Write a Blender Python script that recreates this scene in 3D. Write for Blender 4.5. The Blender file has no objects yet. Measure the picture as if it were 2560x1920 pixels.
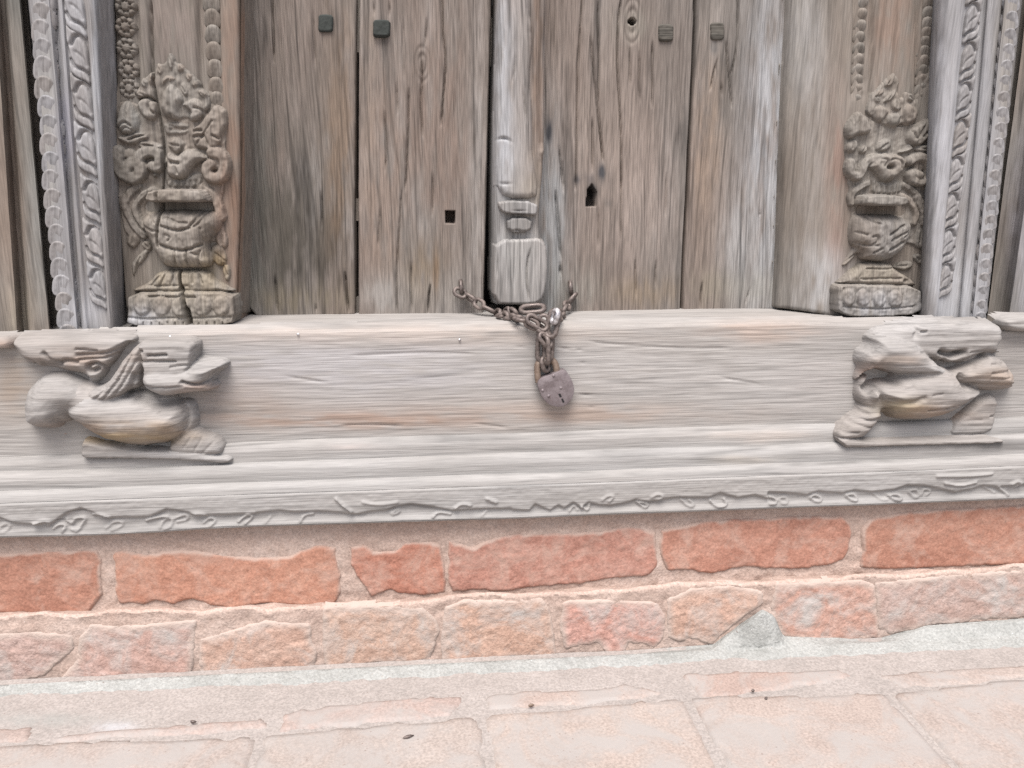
import bpy, math, random
import numpy as np
from mathutils import Matrix, Vector
random.seed(7); rng = np.random.default_rng(7)
R_ = math.radians
S = bpy.context.scene
COL = S.collection

# ------------------------------------------------------------------ camera
TILT, YAW, FPX = 13.0, 5.0, 2009.0            # degrees down, degrees to the right, focal length for a 2560 px wide frame
CAM = np.array([-0.092, -1.05, 0.585])
cd = bpy.data.cameras.new('camera'); cam = bpy.data.objects.new('camera', cd); COL.objects.link(cam)
cam.location = CAM; cam.rotation_euler = (R_(90 - TILT), 0, R_(-YAW))
cd.sensor_width = 36; cd.lens = 36 * FPX / 2560; cd.clip_start = .02; cd.clip_end = 500
S.camera = cam

# ------------------------------------------------------------------ light
w = bpy.data.worlds.new('World'); S.world = w; w.use_nodes = True
nt = w.node_tree; nt.nodes.clear()
sky = nt.nodes.new('ShaderNodeTexSky'); sky.sky_type = 'NISHITA'; sky.sun_disc = False
SUN_EL, SUN_AZ = 63, 192                       # azimuth: degrees clockwise from +Y; the sun stands behind the camera
sky.sun_elevation = R_(SUN_EL); sky.sun_rotation = R_(SUN_AZ)
sky.air_density = 1.0; sky.dust_density = 6.0; sky.ozone_density = 1.0
hs = nt.nodes.new('ShaderNodeHueSaturation'); hs.inputs['Saturation'].default_value = .85
bg = nt.nodes.new('ShaderNodeBackground'); bg.inputs['Strength'].default_value = .105
wo = nt.nodes.new('ShaderNodeOutputWorld')
nt.links.new(sky.outputs[0], hs.inputs['Color']); nt.links.new(hs.outputs[0], bg.inputs[0]); nt.links.new(bg.outputs[0], wo.inputs[0])
sd = bpy.data.lights.new('sun', 'SUN'); sun = bpy.data.objects.new('sun', sd); COL.objects.link(sun)
sd.energy = 1.75; sd.angle = R_(34); sd.color = (1, .99, .985)
az, el = R_(SUN_AZ), R_(SUN_EL)
sdir = Vector((math.sin(az) * math.cos(el), math.cos(az) * math.cos(el), math.sin(el)))
sun.rotation_euler = sdir.to_track_quat('Z', 'Y').to_euler(); sun.location = sdir * 5
S.view_settings.view_transform = 'Standard'; S.view_settings.look = 'None'
S.view_settings.exposure = 1.1; S.view_settings.gamma = 1; S.view_settings.use_curve_mapping = False

S.cycles.use_denoising = False; S.cycles.use_adaptive_sampling = False
S.cycles.max_bounces = 4; S.cycles.diffuse_bounces = 3; S.cycles.glossy_bounces = 2; S.cycles.transmission_bounces = 0; S.cycles.use_light_tree = False

# ------------------------------------------------------------------ helpers
t_, y_ = R_(90 - TILT), R_(-YAW)
RX = np.array([[1, 0, 0], [0, math.cos(t_), -math.sin(t_)], [0, math.sin(t_), math.cos(t_)]])
RZ = np.array([[math.cos(y_), -math.sin(y_), 0], [math.sin(y_), math.cos(y_), 0], [0, 0, 1]])
RM = RZ @ RX
def rays(p):
    p = np.asarray(p, float).reshape(-1, 2)
    d = np.stack([(p[:, 0] - 1280) / FPX, -(p[:, 1] - 960) / FPX, -np.ones(len(p))], 1)
    return d @ RM.T
def at(p, Y):                                   # point(s) of the photo at depth Y of the facade
    d = rays(p); k = (np.asarray(Y) - CAM[1]) / d[:, 1]
    return CAM + d * k[:, None]
def on_floor(p, z=0.0):
    d = rays(p); k = (z - CAM[2]) / d[:, 2]
    return CAM + d * k[:, None]
def crop(x0, y0, s):                            # coordinates read off an enlarged crop -> photo pixels
    return lambda *pts: [(x0 + u * s, y0 + v * s) for u, v in pts]
A = crop(280, 120, .217); B = crop(280, 470, .217); C = crop(2080, 170, .1989); D = crop(2060, 490, .2049)
E = crop(0, 0, .2532); F = crop(0, 410, .2712); G = crop(2300, 0, .2532); H = crop(2300, 410, .2711)
L = crop(0, 800, .2803); RR = crop(2060, 780, .226); M = crop(1190, 0, .241); N = crop(1190, 380, .2532)
K = crop(1100, 660, .2291); c6 = crop(0, 1240, .41); c7 = crop(840, 1240, .41); c8 = crop(1700, 1240, .41)
v1 = crop(0, 1180, .2893); v2 = crop(640, 1180, .2893); v3 = crop(1280, 1160, .2893); v4 = crop(1920, 1130, .2893)

def vnoise(x, z, seed=0):
    r = np.random.default_rng(seed).random((256, 256))
    xi = np.floor(x).astype(int); zi = np.floor(z).astype(int); fx = x - xi; fz = z - zi
    fx = fx * fx * (3 - 2 * fx); fz = fz * fz * (3 - 2 * fz)
    a = r[xi % 256, zi % 256]; b = r[(xi + 1) % 256, zi % 256]; c = r[xi % 256, (zi + 1) % 256]; d = r[(xi + 1) % 256, (zi + 1) % 256]
    return (a * (1 - fx) + b * fx) * (1 - fz) + (c * (1 - fx) + d * fx) * fz - .5
def fbm(x, z, seed=0, o=3):
    s = 0
    for k in range(o): s = s + vnoise(x * 2 ** k, z * 2 ** k, seed + k) / 2 ** k
    return s
def seg_dist(X, Z, pts, closed=False):
    dm = np.full(X.shape, 1e9); ins = np.zeros(X.shape, bool)
    n = len(pts)
    for i in range(n if closed else n - 1):
        ax, az_ = pts[i]; bx, bz = pts[(i + 1) % n]
        ex, ez = bx - ax, bz - az_; l2 = ex * ex + ez * ez + 1e-12
        t = np.clip(((X - ax) * ex + (Z - az_) * ez) / l2, 0, 1)
        dm = np.minimum(dm, (X - ax - t * ex) ** 2 + (Z - az_ - t * ez) ** 2)
        if closed:
            c = ((az_ > Z) != (bz > Z)) & (X < (bx - ax) * (Z - az_) / (bz - az_ + 1e-15) + ax)
            ins ^= c
    return np.sqrt(dm), ins
def smooth_poly(pts, it=2):                     # Chaikin corner cutting
    p = np.asarray(pts, float)
    for _ in range(it):
        q = np.roll(p, -1, 0); p = np.stack([.75 * p + .25 * q, .25 * p + .75 * q], 1).reshape(-1, 2)
    return p
def smooth_line(pts, it=2):
    p = np.asarray(pts, float)
    for _ in range(it):
        a, b = p[:-1], p[1:]
        m = np.stack([.75 * a + .25 * b, .25 * a + .75 * b], 1).reshape(-1, 2)
        p = np.concatenate([p[:1], m, p[-1:]])
    return p

def link(name, me, mat, parent=None, smooth=True, sharp=None):
    o = bpy.data.objects.new(name, me); COL.objects.link(o)
    if mat is not None and not me.materials: me.materials.append(mat)
    if smooth:
        me.polygons.foreach_set('use_smooth', np.ones(len(me.polygons), bool))
        if sharp: me.set_sharp_from_angle(angle=R_(sharp))
    if parent is not None:
        o.parent = parent; wp = parent.location.copy()
        if parent.parent: wp += parent.parent.location
        o.location = -wp if parent.type == 'EMPTY' or parent.parent is None else (0, 0, 0)
        if parent.type != 'EMPTY': o.location = (0, 0, 0)
    return o
def mesh(name, V, Fc):
    me = bpy.data.meshes.new(name); me.from_pydata(np.asarray(V).tolist(), [], np.asarray(Fc).tolist() if not isinstance(Fc, list) else Fc); me.update()
    me.color_attributes.new('tint', 'FLOAT_COLOR', 'POINT').data.foreach_set('color', np.zeros(4 * len(me.vertices)))
    return me
def thing(name, label, cat, loc=(0, 0, 0), group=None):
    o = bpy.data.objects.new(name, None); COL.objects.link(o); o.location = loc; o.empty_display_size = .05
    o['label'] = label; o['category'] = cat; o['kind'] = 'thing'
    if group: o['group'] = group
    return o
def set_tint(me, pix, blobs, horiz=False):
    """own colour of the wood where it is stained or bleached: list of (px, py, rx, ry, rgb, strength)"""
    n = len(me.vertices)
    col = np.zeros((n, 4)); 
    if blobs:
        acc = np.zeros((n, 3)); keep = np.ones(n)
        nx = (fbm(pix[:, 0] / 70, pix[:, 1] / 16, 31) if horiz else fbm(pix[:, 0] / 16, pix[:, 1] / 70, 31)) * 1.3
        for (bx, by, rx, ry, rgb, s) in blobs:
            g = np.exp(-(np.abs((pix[:, 0] - bx) / rx) ** 2.0 + np.abs((pix[:, 1] - by) / ry) ** 2.0)) 
            g = np.clip(g * (1 + nx), 0, 1) * s
            g = np.clip(g, 0, 1); A0 = 1 - keep
            acc = (acc * (A0 * (1 - g))[:, None] + g[:, None] * np.array(rgb)); keep = keep * (1 - g); acc = acc / np.maximum(1 - keep, 1e-6)[:, None]
        col[:, :3] = acc; col[:, 3] = 1 - keep
    a = me.color_attributes['tint']; a.data.foreach_set('color', col.ravel())
def dim(bl, f): return [(a, b, c, d, tuple(v * f for v in e), g_) for a, b, c, d, e, g_ in bl]
def project(P):
    q = (np.asarray(P) - CAM) @ RM
    return np.stack([1280 + FPX * q[:, 0] / -q[:, 2], 960 - FPX * q[:, 1] / -q[:, 2]], 1)

def relief(name, shapes, Y0, mat, parent=None, res=.0016, drop=.005, cuts=(), ridges=(), grain=None, tint=None,
           extra=None, top_z=None, steep=5.0, surf=None, cut_gain=1.0):
    """carved relief: heightfield rising from depth Y0 towards the street. shapes: dict(poly|stroke, H, R, w)"""
    SH = []
    for s in shapes:
        q = dict(s)
        if 'poly' in s: pts = smooth_poly(s['poly'], s.get('it', 2)); q['P'] = at(pts, Y0 - s['H'] * .5)[:, [0, 2]]
        else: pts = smooth_line(s['stroke']); q['P'] = at(pts, Y0 - s['H'] * .5)[:, [0, 2]]; q['w_'] = s['w'] * .00052
        SH.append(q)
    allp = np.concatenate([q['P'] for q in SH]); pad = drop / steep * 2 + .002 + max(q.get('w_', 0) for q in SH)
    x0, z0 = allp.min(0) - pad; x1, z1 = allp.max(0) + pad
    gx = np.arange(x0, x1 + res, res)
    if top_z is None: gz = np.arange(z0, z1 + res, res)
    else: gz = np.concatenate([np.arange(z0, top_z, res), np.linspace(top_z, z1, 14)])
    X, Z = np.meshgrid(gx, gz); h = np.full(X.shape, -1.0)
    for q in SH:
        if 'poly' in q:
            d, ins = seg_dist(X, Z, q['P'], True); d = np.where(ins, d, -d)
        else:
            d, _ = seg_dist(X, Z, q['P']); d = q['w_'] - d
        R = q.get('R', .008); t = np.clip(d / R, 0, 1)
        if 'soft' in q:
            t = np.clip((d + q['soft']) / (R + q['soft']), 0, 1); t = t ** 1.5 * (2.5 - 1.5 * t)
            d = d + q['soft']
        hh = q['H'] * np.sqrt(np.clip(1 - (1 - t) ** 2, 0, 1)) + q.get('dome', 0) * np.clip(d, 0, None)
        if 'slope' in q:                        # falls off from top to bottom of the piece
            zz = (Z - q['P'][:, 1].min()) / np.ptp(q['P'][:, 1]); hh *= np.clip(1 - q['slope'] + q['slope'] * zz, 0, 1.2)
        hh = np.where(d > 0, hh, d * steep)
        h = np.maximum(h, hh + (q.get('base', 0) if 'base' in q else 0))
    for c in cuts:
        pl = at(smooth_line(c[0]), Y0)[:, [0, 2]]; d, _ = seg_dist(X, Z, pl)
        ends = np.minimum(np.hypot(X - pl[0, 0], Z - pl[0, 1]), np.hypot(X - pl[-1, 0], Z - pl[-1, 1]))
        h = h - c[2] * cut_gain * np.clip(ends / .014, .0, 1) * np.exp(-(d / max(c[1], res * .85)) ** 2)
    for c in ridges:
        pl = at(smooth_line(c[0]), Y0)[:, [0, 2]]; d, _ = seg_dist(X, Z, pl)
        h = h + c[2] * np.exp(-(d / c[1]) ** 2)
    if extra is not None: h = extra(X, Z, h)
    if grain:
        ax, am = grain; sd_ = abs(hash(name)) % 97 if False else len(name) * 7
        if ax == 'v': g = fbm(X / .0035, Z / .05, sd_) + .6 * fbm(X / .02, Z / .1, sd_ + 5)
        elif ax == 'h': g = fbm(X / .05, Z / .0035, sd_) + .6 * fbm(X / .1, Z / .02, sd_ + 5)
        else: g = fbm(X / .006, Z / .006, sd_, 4)
        h = h + am * g
    keepv = h > -drop
    idx = -np.ones(X.shape, int)
    f = keepv[:-1, :-1] | keepv[1:, :-1] | keepv[:-1, 1:] | keepv[1:, 1:]
    use = np.zeros(X.shape, bool); use[:-1, :-1] |= f; use[1:, :-1] |= f; use[:-1, 1:] |= f; use[1:, 1:] |= f
    idx[use] = np.arange(use.sum())
    hb = np.maximum(h, -drop * 3)
    Yv = Y0 - hb if surf is None else surf(X, Z) - hb
    V = np.stack([X[use], Yv[use], Z[use]], 1)
    j, i = np.nonzero(f)
    Fc = np.stack([idx[j, i], idx[j, i + 1], idx[j + 1, i + 1], idx[j + 1, i]], 1)
    me = mesh(name, V, Fc); set_tint(me, project(V), tint, mat in (W_sill, W_lion, W_band))
    return link(name, me, mat, parent)

def relief_group(pieces, Y0, mat, parent, res=.0014, drop=.004, k=500, cuts=(), grain=None, tint=None, steep=4, seed=5, first_is_parent=False, extra=None):
    """one carving: all pieces share a grid and blend into one continuous surface, which is then split into one mesh per piece"""
    PS = []
    for q in pieces:
        q = dict(q); Yh = Y0 - q['H'] * .5 - q.get('base', 0)
        if q.get('poly') is not None: q['P'] = at(smooth_poly(q['poly'], q.get('it', 2)), Yh)[:, [0, 2]]; q['w_'] = 0
        else: q['P'] = at(smooth_line(q['stroke']), Yh)[:, [0, 2]]; q['w_'] = q['w'] * .00052
        PS.append(q)
    pad = .008 + max(q['w_'] for q in PS)
    allp = np.concatenate([q['P'] for q in PS]); x0, z0 = allp.min(0) - pad; x1, z1 = allp.max(0) + pad
    gx = np.arange(x0, x1 + res, res); gz = np.arange(z0, z1 + res, res); X, Z = np.meshgrid(gx, gz)
    wx = X + .0012 * fbm(X / .012, Z / .012, seed + 40); wz = Z + .0012 * fbm(X / .012, Z / .012, seed + 50)
    HS = np.full((len(PS),) + X.shape, -.05)
    for n, q in enumerate(PS):
        a, b = q['P'].min(0) - q['w_'] - .012, q['P'].max(0) + q['w_'] + .012
        i0, i1 = np.searchsorted(gx, [a[0], b[0]]); j0, j1 = np.searchsorted(gz, [a[1], b[1]])
        sub = (slice(j0, j1), slice(i0, i1)); xx, zz = wx[sub], wz[sub]
        if q['w_']: d, _ = seg_dist(xx, zz, q['P']); d = q['w_'] - d
        else: d, ins = seg_dist(xx, zz, q['P'], True); d = np.where(ins, d, -d)
        R = q.get('R', .008); so = q.get('soft', 0)
        t = np.clip((d + so) / (R + so), 0, 1)
        if so: t = t ** 1.5 * (2.5 - 1.5 * t)
        d2 = d + so; hh = q['H'] * np.sqrt(np.clip(1 - (1 - t) ** 2, 0, 1)) + q.get('dome', 0) * np.clip(d, 0, .03)
        for c in q.get('cuts', ()):
            dd, _ = seg_dist(xx, zz, at(smooth_line(c[0]), Y0 - q['H'] * .5 - q.get('base', 0))[:, [0, 2]]); hh = hh - c[2] * np.exp(-(dd / c[1]) ** 2)
        if 'base' in q: hh = np.where(d2 > 0, hh + q['base'], -.05)
        else: hh = np.where(d2 > 0, hh, d2 * steep)
        HS[(n,) + sub] = np.maximum(HS[(n,) + sub], hh)
    mx = HS.max(0); own = HS.argmax(0)
    h = mx + np.log(np.exp(k * (HS - mx)).sum(0)) / k
    for c in cuts:
        dd, _ = seg_dist(wx, wz, at(smooth_line(c[0]), Y0)[:, [0, 2]]); h = h - c[2] * np.exp(-(dd / c[1]) ** 2)
    if extra is not None: h = extra(X, Z, h)
    if grain:
        ax, am = grain
        if ax == 'v': gg = fbm(X / .004, Z / .05, seed) + .5 * fbm(X / .012, Z / .012, seed + 5)
        else: gg = 1.2 * fbm(X / .06, Z / .0042, seed) + .7 * fbm(X / .05, Z / .012, seed + 5) + .35 * fbm(X / .008, Z / .008, seed + 7)
        h = h + am * gg
    keep = h > -drop; f = keep[:-1, :-1] | keep[1:, :-1] | keep[:-1, 1:] | keep[1:, 1:]
    hb = np.maximum(h, -drop * 2.5); fo = own[:-1, :-1]; out = []
    for n, q in enumerate(PS):
        fm = f & (fo == n)
        if fm.sum() < 4: continue
        use = np.zeros(X.shape, bool); use[:-1, :-1] |= fm; use[1:, :-1] |= fm; use[:-1, 1:] |= fm; use[1:, 1:] |= fm
        idx = -np.ones(X.shape, int); idx[use] = np.arange(use.sum()); j, i = np.nonzero(fm)
        V = np.stack([X[use], Y0 - hb[use], Z[use]], 1); me = mesh(q['n'], V, np.stack([idx[j, i], idx[j, i + 1], idx[j + 1, i + 1], idx[j + 1, i]], 1))
        set_tint(me, project(V), tint, mat in (W_sill, W_lion, W_band))
        gy, gx_ = np.gradient(Y0 - hb, res); nr = np.stack([gx_[use], -np.ones(use.sum()), gy[use]], 1); nr /= np.linalg.norm(nr, axis=1)[:, None]
        o = link(q['n'], me, mat, parent); me.normals_split_custom_set_from_vertices(nr.tolist()); out.append(o)
        if first_is_parent and len(out) == 1: parent = o
    return out

def loft(name, rows, mat, parent=None, nsub=4, amp=0, freq=(40, 40), seed=0, tint=None, sharp=35, amp2=0, noise_dir=(0, -1, 0), axis='x'):
    """rows: list of (n,3) world polylines with equal counts; skinned with nsub strips between neighbours"""
    Rw = [np.asarray(r) for r in rows]; G_ = []
    for k in range(len(Rw) - 1):
        n = nsub if isinstance(nsub, int) else nsub[k]
        for t in np.linspace(0, 1, n, endpoint=False): G_.append(Rw[k] * (1 - t) + Rw[k + 1] * t)
    G_.append(Rw[-1]); G_ = np.array(G_); m, n, _ = G_.shape
    P = G_.reshape(-1, 3).copy()
    if amp: P += (amp * fbm(P[:, 0] * freq[0], (P[:, 2] - P[:, 1]) * freq[1], seed, 4))[:, None] * np.array(noise_dir)
    if amp2: P[:, 2] += amp2 * fbm(P[:, 0] * 22, P[:, 1] * 30, seed + 9, 4)
    q = np.arange(m * n).reshape(m, n)
    Fc = np.stack([q[:-1, :-1], q[:-1, 1:], q[1:, 1:], q[1:, :-1]], -1).reshape(-1, 4)
    me = mesh(name, P, Fc); set_tint(me, project(P), tint, mat in (W_sill, W_lion, W_band))
    return link(name, me, mat, parent, sharp=sharp)
def xrow(pts, Y, xs):                            # row along the facade: photo polyline sampled at xs
    p = np.asarray(pts, float); o = np.argsort(p[:, 0]); p = p[o]
    sl0 = (p[1, 1] - p[0, 1]) / (p[1, 0] - p[0, 0]); sl1 = (p[-1, 1] - p[-2, 1]) / (p[-1, 0] - p[-2, 0])
    ys = np.interp(xs, p[:, 0], p[:, 1])
    g0 = (p[-1, 1] - p[0, 1]) / (p[-1, 0] - p[0, 0])
    ys = np.where(xs < p[0, 0], p[0, 1] + (xs - p[0, 0]) * g0, ys); ys = np.where(xs > p[-1, 0], p[-1, 1] + (xs - p[-1, 0]) * g0, ys)
    return at(np.stack([xs, ys], 1), Y)
def shift(row, dy=0, dz=0): r = np.array(row); r[:, 1] += dy; r[:, 2] += dz; return r
def cols(cs, zs_pix, Ys):
    """vertical moulding: each column a photo polyline [(x,y)...] at its depth, sampled over heights"""
    out = []
    for (pl, Y) in zip(cs, Ys):
        p = at(pl, Y); o = np.argsort(p[:, 2]); p = p[o]
        z = zs_pix; x = np.interp(z, p[:, 2], p[:, 0])
        s0 = (p[-1, 0] - p[0, 0]) / (p[-1, 2] - p[0, 2])
        x = np.where(z > p[-1, 2], p[-1, 0] + (z - p[-1, 2]) * s0 * .5, x); x = np.where(z < p[0, 2], p[0, 0] + (z - p[0, 2]) * s0, x)
        out.append(np.stack([x, np.full_like(z, Y), z], 1))
    return out
def box(name, x0, x1, y0, y1, z0, z1, mat, parent=None, bev=0):
    V = [(x, y, z) for x in (x0, x1) for y in (y0, y1) for z in (z0, z1)]
    Fc = [(0, 1, 3, 2), (4, 6, 7, 5), (0, 4, 5, 1), (2, 3, 7, 6), (0, 2, 6, 4), (1, 5, 7, 3)]
    me = mesh(name, V, Fc); return link(name, me, mat, parent, smooth=False)

# ------------------------------------------------------------------ materials
class NT:
    def __init__(s, name):
        s.m = bpy.data.materials.new(name); s.m.use_nodes = True; s.t = s.m.node_tree; s.t.nodes.clear()
        s.out = s.n('ShaderNodeOutputMaterial'); s.b = s.n('ShaderNodeBsdfPrincipled'); s.l(s.b.outputs[0], s.out.inputs[0])
    def n(s, k, **kw):
        q = s.t.nodes.new(k)
        for a, b in kw.items(): setattr(q, a, b)
        return q
    def l(s, a, b): s.t.links.new(a, b)
    def val(s, sock, v):
        if hasattr(v, 'is_output') or hasattr(v, 'links'): s.l(v, sock)
        else: sock.default_value = v
    def math(s, op, a, b=0, c=0, clamp=False):
        q = s.n('ShaderNodeMath', operation=op, use_clamp=clamp)
        s.val(q.inputs[0], a); s.val(q.inputs[1], b); s.val(q.inputs[2], c); return q.outputs[0]
    def vmath(s, op, a, b):
        q = s.n('ShaderNodeVectorMath', operation=op); s.val(q.inputs[0], a); s.val(q.inputs[1], b); return q.outputs[0]
    def noise(s, vec, scale=1, detail=3, rough=.55, dist=0):
        q = s.n('ShaderNodeTexNoise'); s.l(vec, q.inputs['Vector']); q.inputs['Scale'].default_value = scale
        q.inputs['Detail'].default_value = detail; q.inputs['Roughness'].default_value = rough; q.inputs['Distortion'].default_value = dist
        return q.outputs['Fac']
    def ramp(s, f, stops, interp='LINEAR'):
        q = s.n('ShaderNodeValToRGB'); s.l(f, q.inputs[0]); e = q.color_ramp.elements; q.color_ramp.interpolation = interp
        while len(e) < len(stops): e.new(.5)
        for k, (p, c) in enumerate(stops): e[k].position = p; e[k].color = (*c, 1) if len(c) == 3 else c
        return q.outputs[0]
    def mix(s, f, a, b, mode='MIX'):
        q = s.n('ShaderNodeMix', data_type='RGBA', blend_type=mode); s.val(q.inputs[0], f)
        for k, v in ((6, a), (7, b)):
            if isinstance(v, tuple): q.inputs[k].default_value = (*v, 1) if len(v) == 3 else v
            else: s.l(v, q.inputs[k])
        return q.outputs[2]
    def rng(s, f, a, b, c=0, d=1):
        q = s.n('ShaderNodeMapRange', clamp=True); s.l(f, q.inputs[0])
        for k, v in enumerate((a, b, c, d)): q.inputs[k + 1].default_value = v
        return q.outputs[0]
    def bump(s, h, strength, dist):
        q = s.n('ShaderNodeBump'); s.l(h, q.inputs['Height']); q.inputs['Strength'].default_value = strength; q.inputs['Distance'].default_value = dist
        s.l(q.outputs[0], s.b.inputs['Normal'])

def wood(name, axis, dark, mid, light, warm=(.30, .20, .145), rough=.85, fib=.5, bump=.55, warm_amt=.5, crack=1.0):
    m = NT(name)
    tc = m.n('ShaderNodeTexCoord').outputs['Object']; oi = m.n('ShaderNodeObjectInfo').outputs['Random']
    off = m.math('MULTIPLY', oi, 23.0); cx = m.n('ShaderNodeCombineXYZ'); m.l(off, cx.inputs[0]); m.l(off, cx.inputs[1]); m.l(off, cx.inputs[2])
    p = m.vmath('ADD', tc, cx.outputs[0])
    wv = m.n('ShaderNodeTexNoise'); m.l(m.vmath('MULTIPLY', p, (11, 11, 3) if axis == 'v' else (3, 11, 11)), wv.inputs['Vector']); wv.inputs['Scale'].default_value = 1; wv.inputs['Detail'].default_value = 1
    wv2 = m.vmath('MULTIPLY', m.vmath('SUBTRACT', wv.outputs['Color'], (.5, .5, .5)), (.016, .016, 0) if axis == 'v' else (0, .016, .016))
    p0 = p; p = m.vmath('ADD', p, wv2)
    sc = (lambda a, b: (a, a * .3, b)) if axis == 'v' else (lambda a, b: (b, a * .3, a))
    n1 = m.noise(m.vmath('MULTIPLY', p, sc(640, 34)), 1, 2, .6)
    n2 = m.noise(m.vmath('MULTIPLY', p, sc(230, 6.5)), 1, 2, .6)
    n3 = m.noise(m.vmath('MULTIPLY', p, sc(24, 5)), 1, 3, .65)
    n4 = m.noise(m.vmath('MULTIPLY', p, sc(62, 2.0)), 1, 0, .5)
    rg = m.math('ABSOLUTE', m.math('SUBTRACT', n4, .5))
    ck = m.math('MULTIPLY', m.rng(rg, .0, .06, 1, 0), m.rng(n3, .44, .58, 0, crack))
    s2 = m.rng(n2, .30, .46)
    pal = m.ramp(m.math('ADD', m.math('MULTIPLY', n3, .9), .06), [(.28, dark), (.52, mid), (.80, light)])
    pal = m.mix(m.math('MULTIPLY', m.rng(wv.outputs['Fac'], .40, .64), warm_amt), pal, warm)
    at_ = m.n('ShaderNodeAttribute', attribute_name='tint')
    pal = m.mix(at_.outputs['Alpha'], pal, at_.outputs['Color'])
    g = m.math('ADD', m.math('MULTIPLY', m.rng(n1, .30, .70), fib), 1 - fib * .5)
    g = m.math('MULTIPLY', g, m.math('ADD', m.math('MULTIPLY', s2, fib * .8), 1.06 - fib * .8))
    g = m.math('MULTIPLY', g, m.math('SUBTRACT', 1, m.math('MULTIPLY', ck, .5)))
    col = m.mix(1.0, pal, g, 'MULTIPLY')
    m.l(col, m.b.inputs['Base Color']); m.b.inputs['Roughness'].default_value = rough; m.b.inputs['Specular IOR Level'].default_value = .2
    m.bump(m.noise(m.vmath('MULTIPLY', p0, sc(330, 14)), 1, 1, .6), bump, .0020)
    return m.m
W_door = wood('weathered_plank_wood', 'v', (.096, .086, .077), (.16, .145, .132), (.232, .218, .206), warm=(.178, .135, .113), fib=.5, bump=1.0, warm_amt=.5)
W_batten = wood('bleached_batten_wood', 'v', (.145, .136, .127), (.21, .203, .196), (.275, .27, .267), fib=.46, warm_amt=.2)
W_jamb = wood('grey_brown_carved_wood', 'v', (.10, .09, .078), (.175, .16, .142), (.245, .232, .213), warm=(.18, .142, .114), fib=.36, bump=.5, warm_amt=.4, crack=.4)
W_strip = wood('blue_grey_moulding_wood', 'v', (.15, .145, .143), (.228, .226, .232), (.305, .306, .318), warm=(.19, .168, .15), fib=.32, bump=.45, warm_amt=.5, crack=.35)
W_post = wood('dark_grey_post_wood', 'v', (.08, .077, .07), (.14, .137, .126), (.205, .205, .193), fib=.38, warm_amt=.3)
W_sill = wood('pale_threshold_wood', 'h', (.245, .233, .22), (.28, .269, .257), (.305, .295, .285), warm=(.262, .235, .214), fib=.18, bump=.45, warm_amt=.3, crack=.5)
W_lion = wood('pale_carved_lion_wood', 'h', (.20, .188, .177), (.262, .252, .243), (.32, .313, .307), warm=(.22, .19, .168), fib=.26, bump=.45, warm_amt=.35, crack=.6)
W_band = wood('bleached_moulding_wood', 'h', (.25, .242, .233), (.28, .273, .265), (.305, .299, .293), warm=(.265, .247, .23), fib=.18, bump=.4, warm_amt=.3, crack=.8)

def earthy(name, stops, speck=.0, bump=.5, dist=.002, dust=None, use_obj=False, scale=1.0, dust_lo=.5, dust_hi=.68):
    m = NT(name); tc = m.n('ShaderNodeTexCoord').outputs['Object']; oi = m.n('ShaderNodeObjectInfo')
    off = m.math('MULTIPLY', oi.outputs['Random'], 17.0); cx = m.n('ShaderNodeCombineXYZ')
    for k in range(3): m.l(off, cx.inputs[k])
    p = m.vmath('ADD', tc, cx.outputs[0])
    a = m.noise(p, 14 * scale, 3, .6); b = m.noise(p, 80 * scale, 3, .6); c = m.noise(p, 330, 1, .6)
    f = m.math('ADD', m.math('MULTIPLY', a, .6), m.math('MULTIPLY', b, .4))
    col = m.ramp(f, stops)
    if use_obj: col = m.mix(1.0, col, oi.outputs['Color'], 'MULTIPLY')
    col = m.mix(1.0, col, m.ramp(c, [(.3, (.82, .82, .82)), (.7, (1.12, 1.12, 1.12))]), 'MULTIPLY')
    if dust:
        d = m.noise(p, 22 * scale, 4, .65, .6)
        col = m.mix(m.rng(d, dust_lo, dust_hi, 0, .9), col, dust)
    at_ = m.n('ShaderNodeAttribute', attribute_name='tint')
    col = m.mix(at_.outputs['Alpha'], col, at_.outputs['Color'])
    vo = m.n('ShaderNodeTexVoronoi'); m.l(p, vo.inputs['Vector']); vo.inputs['Scale'].default_value = 150
    pit = m.rng(vo.outputs['Distance'], .08, .2, 1, 0); pit = m.math('MULTIPLY', pit, m.rng(b, .52, .6))
    col = m.mix(m.math('MULTIPLY', pit, .55), col, (.16, .11, .09))
    if speck:
        v2_ = m.n('ShaderNodeTexVoronoi'); m.l(p, v2_.inputs['Vector']); v2_.inputs['Scale'].default_value = 210
        sp = m.math('MULTIPLY', m.rng(v2_.outputs['Distance'], .06, .12, 1, 0), m.rng(v2_.outputs['Color'], .80, .82)); 
        col = m.mix(m.math('MULTIPLY', sp, speck), col, (.85, .84, .82))
    m.l(col, m.b.inputs['Base Color']); m.b.inputs['Roughness'].default_value = .93; m.b.inputs['Specular IOR Level'].default_value = .15
    m.bump(m.noise(p, 150, 2, .7), bump, dist); return m.m
M_brick = earthy('red_brick', [(.3, (.30, .155, .112)), (.5, (.375, .205, .15)), (.7, (.425, .27, .208))], bump=.5, dust=(.42, .31, .26), use_obj=True, dust_lo=.48, dust_hi=.8)
M_brick_pale = earthy('dusty_pale_brick', [(.3, (.34, .235, .19)), (.5, (.395, .29, .242)), (.7, (.43, .345, .30))], bump=.6, dist=.0025, dust=(.385, .365, .345), use_obj=True, dust_lo=.46, dust_hi=.72)
M_mortar = earthy('tan_mortar', [(.3, (.345, .255, .215)), (.5, (.405, .315, .27)), (.7, (.44, .36, .318))], speck=.5, bump=.6, dist=.0025)
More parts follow.
